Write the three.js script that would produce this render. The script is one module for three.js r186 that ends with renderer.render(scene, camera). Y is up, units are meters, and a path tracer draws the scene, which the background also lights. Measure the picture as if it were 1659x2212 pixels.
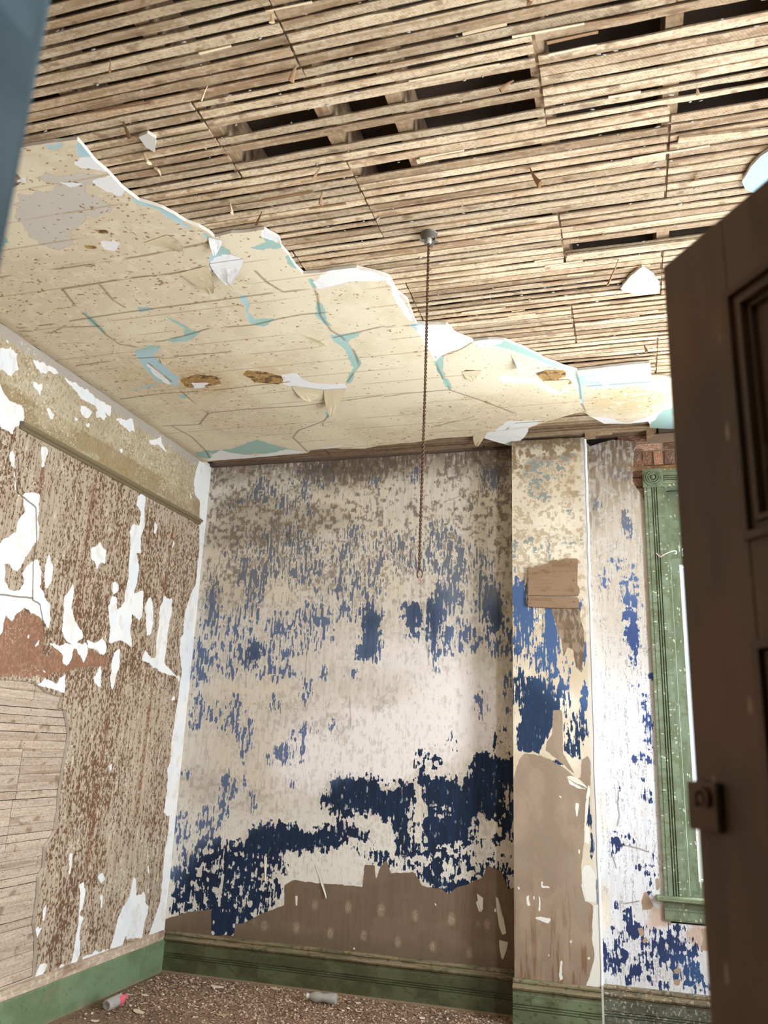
import * as THREE from 'three';
import { mergeGeometries } from 'three/addons/utils/BufferGeometryUtils.js';
import { RoundedBoxGeometry } from 'three/addons/geometries/RoundedBoxGeometry.js';
import { RectAreaLightUniformsLib } from 'three/addons/lights/RectAreaLightUniformsLib.js';

// ---------------------------------------------------------------- camera, sky, window daylight, exposure
const scene = new THREE.Scene();
const camera = new THREE.PerspectiveCamera(63.88, 1659 / 2212, 0.02, 100);
camera.position.set(0, 1.5, 0);
camera.rotation.set(0.279092, 0.295299, 0.039727, 'YXZ');
camera.focus = 4.3;
camera.userData.fStop = 4.2;
const renderer = new THREE.WebGLRenderer({ antialias: true });
renderer.toneMapping = THREE.LinearToneMapping;
renderer.toneMappingExposure = 0.70;
renderer.shadowMap.enabled = true;
RectAreaLightUniformsLib.init();
scene.background = new THREE.Color(0.80, 0.90, 1.0);
scene.backgroundIntensity = 3.0;
const DAY = [
  // daylight that comes in through each window: position, point it faces, width, height, strength
  [[0.75, 1.95, -5.98], [0.55, 2.6, -3.2], 1.0, 2.5, 60],
  [[2.15, 1.95, -3.95], [-0.6, 1.5, -4.3], 1.0, 2.5, 62],
  [[2.15, 1.95, -1.95], [-1.2, 1.3, -3.2], 1.0, 2.5, 52],  // fill light at the added, unseen window nearer the door
];
for (const [p, t, w, h, k] of DAY) {
  const l = new THREE.RectAreaLight(new THREE.Color(0.93, 0.98, 1.05), k, w, h);
  l.name = 'window_daylight'; l.position.set(...p); l.lookAt(...t); scene.add(l);
}

// ---------------------------------------------------------------- helpers
const L = -3.12, R = 1.62, H = 3.58, BACK = -5.51, BREAST = -5.33, RECESS = -5.42, FRONT = -0.40;
let seed = 7;
const rnd = () => { seed = (seed * 1664525 + 1013904223) >>> 0; return seed / 4294967296; };
const rr = (a, b) => a + (b - a) * rnd();
const NT = new Float32Array(65536);
for (let i = 0; i < 65536; i++) NT[i] = rnd();
function vn(x, y) {
  const ix = Math.floor(x), iy = Math.floor(y), fx = x - ix, fy = y - iy;
  const u = fx * fx * (3 - 2 * fx), v = fy * fy * (3 - 2 * fy);
  const r0 = (iy & 255) << 8, r1 = ((iy + 1) & 255) << 8, c0 = ix & 255, c1 = (ix + 1) & 255;
  const a = NT[r0 | c0], b = NT[r0 | c1], c = NT[r1 | c0], d = NT[r1 | c1];
  return a + (b - a) * u + (c - a + (a - b - c + d) * u) * v;
}
function fbm(x, y, o) { let s = 0, a = 0.5, t = 0; for (let i = 0; i < o; i++) { s += a * vn(x, y); t += a; a *= 0.5; x = x * 2.03 + 17.3; y = y * 2.03 + 9.1; } return s / t; }
// roughly flat histogram, 0..1
const flat = (n) => { const t = (n - 0.5) * 8.5; return 0.5 + 0.5 * t / Math.sqrt(1 + t * t); };
const cl = (x, a = 0, b = 1) => (x < a ? a : x > b ? b : x);
const ss = (a, b, x) => { const t = cl((x - a) / (b - a)); return t * t * (3 - 2 * t); };
const mx = (o, c, t) => { if (t <= 0) return; if (t > 1) t = 1; o[0] += (c[0] - o[0]) * t; o[1] += (c[1] - o[1]) * t; o[2] += (c[2] - o[2]) * t; };
const gain = (o, k) => { o[0] *= k; o[1] *= k; o[2] *= k; };

// a hand-drawn guide over a rectangle of a surface, in metres
class Guide {
  constructor(rect, res = 0.004) {
    this.r = rect; const [a0, b0, a1, b1] = rect;
    this.w = Math.ceil((a1 - a0) / res); this.h = Math.ceil((b1 - b0) / res); this.res = res;
    this.c = document.createElement('canvas'); this.c.width = this.w; this.c.height = this.h;
    this.x = this.c.getContext('2d'); this.x.fillStyle = '#000'; this.x.fillRect(0, 0, this.w, this.h);
    this.x.setTransform(1 / res, 0, 0, 1 / res, -a0 / res, -b0 / res);
    this.x.globalCompositeOperation = 'lighten';
  }
  col(v) { const k = Math.round(cl(v) * 255); return `rgb(${k},${k},${k})`; }
  polys(list, v = 1) { for (const p of list) this.poly(p, v); return this; }
  poly(p, v = 1) { const x = this.x; x.fillStyle = this.col(v); x.beginPath(); p.forEach(([a, b], i) => (i ? x.lineTo(a, b) : x.moveTo(a, b))); x.closePath(); x.fill(); return this; }
  cut(list) { this.x.globalCompositeOperation = 'source-over'; this.polys(list, 0); this.x.globalCompositeOperation = 'lighten'; return this; }
  lines(list, w, v = 1) { for (const p of list) this.line(p, w, v); return this; }
  line(p, w, v = 1) { const x = this.x; x.strokeStyle = this.col(v); x.lineWidth = w; x.lineJoin = 'round'; x.lineCap = 'round'; x.beginPath(); p.forEach(([a, b], i) => (i ? x.lineTo(a, b) : x.moveTo(a, b))); x.stroke(); return this; }
  ells(list, k = 1) { const x = this.x; for (const [a, b, ra, rb, v] of list) { x.save(); x.translate(a, b); x.scale(ra * 1.45, rb * 1.45); const q = x.createRadialGradient(0, 0, 0, 0, 0, 1); q.addColorStop(0, this.col(v * k)); q.addColorStop(0.42, this.col(v * k)); q.addColorStop(0.75, this.col(v * k * 0.5)); q.addColorStop(1, '#000'); x.fillStyle = q; x.beginPath(); x.arc(0, 0, 1, 0, 7); x.fill(); x.restore(); } return this; }
  done(blur = 0.006) {
    const d = this.x.getImageData(0, 0, this.w, this.h).data, n = this.w * this.h; let f = new Float32Array(n), g = new Float32Array(n);
    for (let i = 0; i < n; i++) f[i] = d[i * 4] / 255;
    const r = Math.max(0, Math.round(blur / this.res)), { w, h } = this;
    for (let pass = 0; pass < 2 && r; pass++) {
      for (let y = 0; y < h; y++) { let s = 0; for (let x = -r; x <= r; x++) s += f[y * w + cl(x, 0, w - 1)]; for (let x = 0; x < w; x++) { g[y * w + x] = s / (2 * r + 1); s += f[y * w + Math.min(w - 1, x + r + 1)] - f[y * w + Math.max(0, x - r)]; } }
      for (let x = 0; x < w; x++) { let s = 0; for (let y = -r; y <= r; y++) s += g[cl(y, 0, h - 1) * w + x]; for (let y = 0; y < h; y++) { f[y * w + x] = s / (2 * r + 1); s += g[Math.min(h - 1, y + r + 1) * w + x] - g[Math.max(0, y - r) * w + x]; } }
    }
    this.f = f; return this;
  }
  at(a, b) {
    const x = cl((a - this.r[0]) / this.res - 0.5, 0, this.w - 1.001), y = cl((b - this.r[1]) / this.res - 0.5, 0, this.h - 1.001);
    const i = x | 0, j = y | 0, u = x - i, v = y - j, f = this.f, k = j * this.w + i;
    return (f[k] * (1 - u) + f[k + 1] * u) * (1 - v) + (f[k + this.w] * (1 - u) + f[k + this.w + 1] * u) * v;
  }
}
// bakes colour and relief of a surface over a rectangle in metres
function bake(rect, W, HH, fn, wrap = THREE.ClampToEdgeWrapping) {
  const c = new Uint8Array(W * HH * 4), w2 = W >> 1, h2 = HH >> 1, bp = new Uint8Array(w2 * h2), o = [0, 0, 0, 0];
  const [a0, b0, a1, b1] = rect;
  for (let y = 0; y < HH; y++) for (let x = 0; x < W; x++) {
    o[3] = 0.5; fn(a0 + (a1 - a0) * (x + 0.5) / W, b0 + (b1 - b0) * (y + 0.5) / HH, o);
    const i = (y * W + x) * 4; c[i] = cl(o[0], 0, 255); c[i + 1] = cl(o[1], 0, 255); c[i + 2] = cl(o[2], 0, 255); c[i + 3] = 255;
    if (!(x & 1) && !(y & 1) && (x >> 1) < w2 && (y >> 1) < h2) bp[(y >> 1) * w2 + (x >> 1)] = cl(o[3]) * 255;
  }
  const map = new THREE.DataTexture(c, W, HH, THREE.RGBAFormat), bump = new THREE.DataTexture(bp, w2, h2, THREE.RedFormat);
  map.colorSpace = THREE.SRGBColorSpace;
  for (const t of [map, bump]) { t.magFilter = THREE.LinearFilter; t.minFilter = THREE.LinearMipmapLinearFilter; t.generateMipmaps = true; t.wrapS = t.wrapT = wrap; t.needsUpdate = true; }
  return { map, bump };
}
const std = (o) => new THREE.MeshStandardMaterial({ roughness: 0.92, ...o });
const surf = (name, b, bumpScale, o = {}) => std({ name, map: b.map, bumpMap: b.bump, bumpScale, ...o });
const rgb = (r, g, b) => new THREE.Color(`rgb(${r},${g},${b})`);

const used = {};
const numbered = (n) => { used[n] = (used[n] ?? -1) + 1; return used[n] ? `${n}_${String(used[n]).padStart(3, '0')}` : n; };
function obj(name, geo, mat, parent = scene) {
  if (Array.isArray(geo)) geo = geo.length > 1 ? mergeGeometries(geo.map((g) => (g.index ? g.toNonIndexed() : g))) : geo[0];
  const m = new THREE.Mesh(geo, mat); m.name = numbered(name); m.castShadow = m.receiveShadow = true; parent.add(m); return m;
}
function structure(name) { const g = new THREE.Group(); g.name = numbered(name); g.userData.kind = 'structure'; scene.add(g); return g; }
function thing(name, label, category, [x, y, z] = [0, 0, 0], group) {
  const g = new THREE.Group(); g.name = numbered(name); g.userData = { label, category }; if (group) g.userData.group = group;
  g.position.set(x, y, z); scene.add(g); return g;
}
function finish(pos, uv, groups) {
  const g = new THREE.BufferGeometry();
  g.setAttribute('position', new THREE.Float32BufferAttribute(pos, 3));
  if (uv) g.setAttribute('uv', new THREE.Float32BufferAttribute(uv, 2));
  g.computeVertexNormals();
  if (groups) groups.forEach(([s, n, m]) => g.addGroup(s, n, m));
  return g;
}
function box(x0, x1, y0, y1, z0, z1, uvScale = 1) {
  const g = new THREE.BoxGeometry(x1 - x0, y1 - y0, z1 - z0).toNonIndexed(), p = g.attributes.position, n = g.attributes.normal, u = g.attributes.uv;
  g.translate((x0 + x1) / 2, (y0 + y1) / 2, (z0 + z1) / 2);
  for (let i = 0; i < p.count; i++) {
    const X = p.getX(i), Y = p.getY(i), Z = p.getZ(i);
    if (Math.abs(n.getX(i)) > 0.5) u.setXY(i, Z * uvScale, Y * uvScale); else if (Math.abs(n.getY(i)) > 0.5) u.setXY(i, X * uvScale, Z * uvScale); else u.setXY(i, X * uvScale, Y * uvScale);
  }
  return g;
}
// an outline with broken edges
function ragged(poly, step, amp, s = 0) {
  const out = [], n = poly.length; let run = 0;
  for (let i = 0; i < n; i++) {
    const [ax, ay] = poly[i], [bx, by] = poly[(i + 1) % n], len = Math.hypot(bx - ax, by - ay), k = Math.max(1, Math.round(len / step)), nx = -(by - ay) / (len || 1), ny = (bx - ax) / (len || 1);
    for (let j = 0; j < k; j++) { const t = j / k, q = run + t * len, d = (fbm(q / step * 0.45 + s * 31.7, s * 7.1, 3) - 0.5) * 2.6 * amp; out.push([ax + (bx - ax) * t + nx * d, ay + (by - ay) * t + ny * d]); }
    run += len;
  }
  return out;
}
// the same along an open line
function brokenLine(pts, step, amp, s = 0) {
  const out = []; let run = 0;
  for (let i = 0; i < pts.length - 1; i++) { const [ax, ay] = pts[i], [bx, by] = pts[i + 1], len = Math.hypot(bx - ax, by - ay), k = Math.max(1, Math.round(len / step)); for (let j = 0; j < k; j++) { const t = j / k, q = run + t * len, d = (fbm(q / step * 0.45 + s * 31.7, s * 7.1, 3) - 0.5) * 2.6 * amp; out.push([ax + (bx - ax) * t - (by - ay) / (len || 1) * d, ay + (by - ay) * t + (bx - ax) / (len || 1) * d]); } run += len; }
  out.push(pts[pts.length - 1]); return out;
}
// a sheet with thickness: outline in (a, b), put in space by place(a, b), its face turned to n
function prism(poly, holes, place, n, depth, rect) {
  const v2 = (p) => p.map(([a, b]) => new THREE.Vector2(a, b));
  let c = v2(poly); if (THREE.ShapeUtils.isClockWise(c)) c = c.reverse();
  const hs = holes.map((h) => { let q = v2(h); if (!THREE.ShapeUtils.isClockWise(q)) q = q.reverse(); return q; });
  const tris = THREE.ShapeUtils.triangulateShape(c, hs), all = [c, ...hs].flat(), P = all.map((q) => new THREE.Vector3(...place(q.x, q.y)));
  const [a0, b0, a1, b1] = rect, U = all.map((q) => [(q.x - a0) / (a1 - a0), (q.y - b0) / (b1 - b0)]);
  const pos = [], uv = [], N = new THREE.Vector3(...n), D = N.clone().multiplyScalar(-depth);
  const tn = (i, j, k) => P[j].clone().sub(P[i]).cross(P[k].clone().sub(P[i])).dot(N);
  for (const [i, j, k] of tris) { const o = tn(i, j, k) > 0 ? [i, j, k] : [i, k, j]; for (const q of o) { pos.push(P[q].x, P[q].y, P[q].z); uv.push(...U[q]); } }
  const nf = pos.length / 3;
  for (const [i, j, k] of tris) { const o = tn(i, j, k) > 0 ? [i, k, j] : [i, j, k]; for (const q of o) { const v = P[q].clone().add(D); pos.push(v.x, v.y, v.z); uv.push(...U[q]); } }
  let base = 0; const flip = tris.length && tn(...tris[0]) < 0;
  for (const ring of [c, ...hs]) {
    for (let i = 0; i < ring.length; i++) {
      const a = base + i, b = base + (i + 1) % ring.length, A = P[a], B = P[b], A2 = A.clone().add(D), B2 = B.clone().add(D);
      const q = flip ? [A, B, B2, A, B2, A2] : [A, A2, B2, A, B2, B];
      const ua = [U[a], U[b], U[b], U[a], U[b], U[a]], ub = [U[a], U[a], U[b], U[a], U[b], U[b]];
      q.forEach((v, m) => { pos.push(v.x, v.y, v.z); uv.push(...(flip ? ua : ub)[m]); });
    }
    base += ring.length;
  }
  return finish(pos, uv, [[0, nf * 2, 0], [nf * 2, pos.length / 3 - nf * 2, 1]]);
}
// a moulding: profile of (depth, height) points swept along x from x0 to x1
function sweep(profile, x0, x1, cut0 = 0, cut1 = 0) {
  const pos = [], uv = []; let run = 0;
  for (let i = 0; i < profile.length - 1; i++) {
    const [d0, y0] = profile[i], [d1, y1] = profile[i + 1], s = Math.hypot(d1 - d0, y1 - y0);
    const A = [x0 - cut0 * d0, y0, d0], B = [x1 + cut1 * d0, y0, d0], C = [x1 + cut1 * d1, y1, d1], E = [x0 - cut0 * d1, y1, d1];
    for (const [p, u, v] of [[A, 0, 0], [C, 1, 1], [B, 1, 0], [A, 0, 0], [E, 0, 1], [C, 1, 1]]) { pos.push(...p); uv.push(u ? x1 : x0, run + v * s); }
    run += s;
  }
  const cap = profile.map(([d, y]) => new THREE.Vector2(d, y)), tr = THREE.ShapeUtils.triangulateShape(cap, []);
  for (const X of [x0, x1]) for (const t of tr) for (const k of X === x0 ? t : [...t].reverse()) { pos.push(X === x0 ? X - cut0 * cap[k].x : X + cut1 * cap[k].x, cap[k].y, cap[k].x); uv.push(cap[k].x, cap[k].y); }
  return finish(pos, uv);
}

// ---------------------------------------------------------------- plain materials
function woodBake(base, dark, W, HH, w, h, saw, sd, spots = 1) {
  return bake([0, 0, w, h], W, HH, (a, b, o) => {
    const wob = (fbm(a * 3 + sd, b * 12, 2) - 0.5) * 0.02;
    const grain = fbm(a * 7 + sd * 3, (b + wob) * 260, 3), big = fbm(a * 2.3 + sd, b * 34 + sd, 3), pat = fbm(a * 38 + sd, b * 70, 3);
    o[0] = base[0]; o[1] = base[1]; o[2] = base[2];
    mx(o, dark, ss(0.45, 0.8, grain) * 0.3 + ss(0.5, 0.78, big) * 0.5);
    mx(o, [235, 222, 196], ss(0.55, 0.75, pat) * 0.35 * spots);
    mx(o, [110, 82, 56], ss(0.66, 0.84, fbm(a * 16 + sd * 5, b * 26, 3)) * 0.5); mx(o, [150, 124, 92], ss(0.55, 0.7, fbm(a * 120 + sd, b * 160, 2)) * 0.35);
    let hgt = 0.5 + (grain - 0.5) * 0.5;
    if (saw) { const ph = (a * 620 + b * 420 + Math.sin(a * 9 + sd) * 6 + fbm(a * 9, b * 9, 2) * 3), s = Math.sin(ph), k = ss(0.42, 0.62, fbm(a * 2.1 + 40 + sd, b * 22, 2)); gain(o, 1 - 0.1 * k * ss(0.1, 0.9, s)); hgt -= 0.25 * k * ss(0, 1, s); }
    o[3] = hgt;
  }, THREE.RepeatWrapping);
}
const lathWood = [0, 1].map((k) => woodBake([[214, 194, 162], [206, 180, 146]][k], [[146, 118, 86], [128, 98, 68]][k], 1024, 512, 1.2, 0.32, true, 3 + k * 11));
const LATH = [];
for (const [k, t] of [[0, [0.92, 0.92, 0.92]], [0, [0.82, 0.81, 0.8]], [0, [0.70, 0.68, 0.66]], [1, [0.92, 0.91, 0.9]], [1, [0.80, 0.79, 0.78]], [1, [0.66, 0.64, 0.61]], [0, [0.98, 0.97, 0.96]]])
  LATH.push(surf('lath_wood', lathWood[k], 0.0015, { color: new THREE.Color(...t) }));
const wallLath = woodBake([200, 182, 162], [150, 128, 106], 1024, 512, 1.2, 0.32, false, 71, 0.3);
const greyLath = [[0.74, 0.73, 0.73], [0.69, 0.67, 0.66], [0.79, 0.78, 0.77]].map((t) => surf('wall_lath_wood', wallLath, 0.001, { color: new THREE.Color(...t) }));
const plasterEdge = std({ name: 'broken_plaster', color: rgb(214, 208, 196), roughness: 1 });
const shadedSootyLath = surf('shaded_sooty_lath_wood', lathWood[1], 0.002, { color: new THREE.Color(0.42, 0.38, 0.35) });  // darker tint holds shade along the back wall as well as soot
const darkWood = surf('joist_wood', lathWood[1], 0.001, { color: new THREE.Color(0.6, 0.55, 0.5) });
const rawWood = std({ name: 'dark_board', color: rgb(70, 58, 46) });
const steel = std({ name: 'dull_steel', color: rgb(150, 148, 140), metalness: 0.7, roughness: 0.5 });
const rust = std({ name: 'rusty_nail', color: rgb(88, 58, 40), metalness: 0.3, roughness: 0.7 });
const masonry = std({ name: 'hidden_masonry', color: rgb(120, 100, 86) });

// ---------------------------------------------------------------- floor
const floorRect = [L, BACK, R, FRONT];
const floorBake = bake([-3.2, -5.6, -0.6, -3.0], 1024, 1024, (a, b, o) => {
  const n = fbm(a * 3, b * 3, 4), f = fbm(a * 60, b * 60, 3), g = fbm(a * 150, b * 150, 2);
  o[0] = 132; o[1] = 108; o[2] = 84;
  mx(o, [110, 88, 66], ss(0.35, 0.7, n)); mx(o, [158, 134, 108], ss(0.52, 0.75, f) * 0.5); mx(o, [82, 58, 42], ss(0.58, 0.75, g) * 0.5);
  o[3] = f;
}, THREE.MirroredRepeatWrapping);
const floorMat = surf('dusty_floor', floorBake, 0.004);
{
  const g = structure('floor');
  const m = obj('floor_boards', box(L - 0.3, R + 0.4, -0.12, 0, BACK - 0.4, 1.9), floorMat, g), u = m.geometry.attributes.uv;
  for (let i = 0; i < u.count; i++) u.setXY(i, (u.getX(i) + 3.2) / 2.6, (u.getY(i) + 5.6) / 2.6);
}

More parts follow.
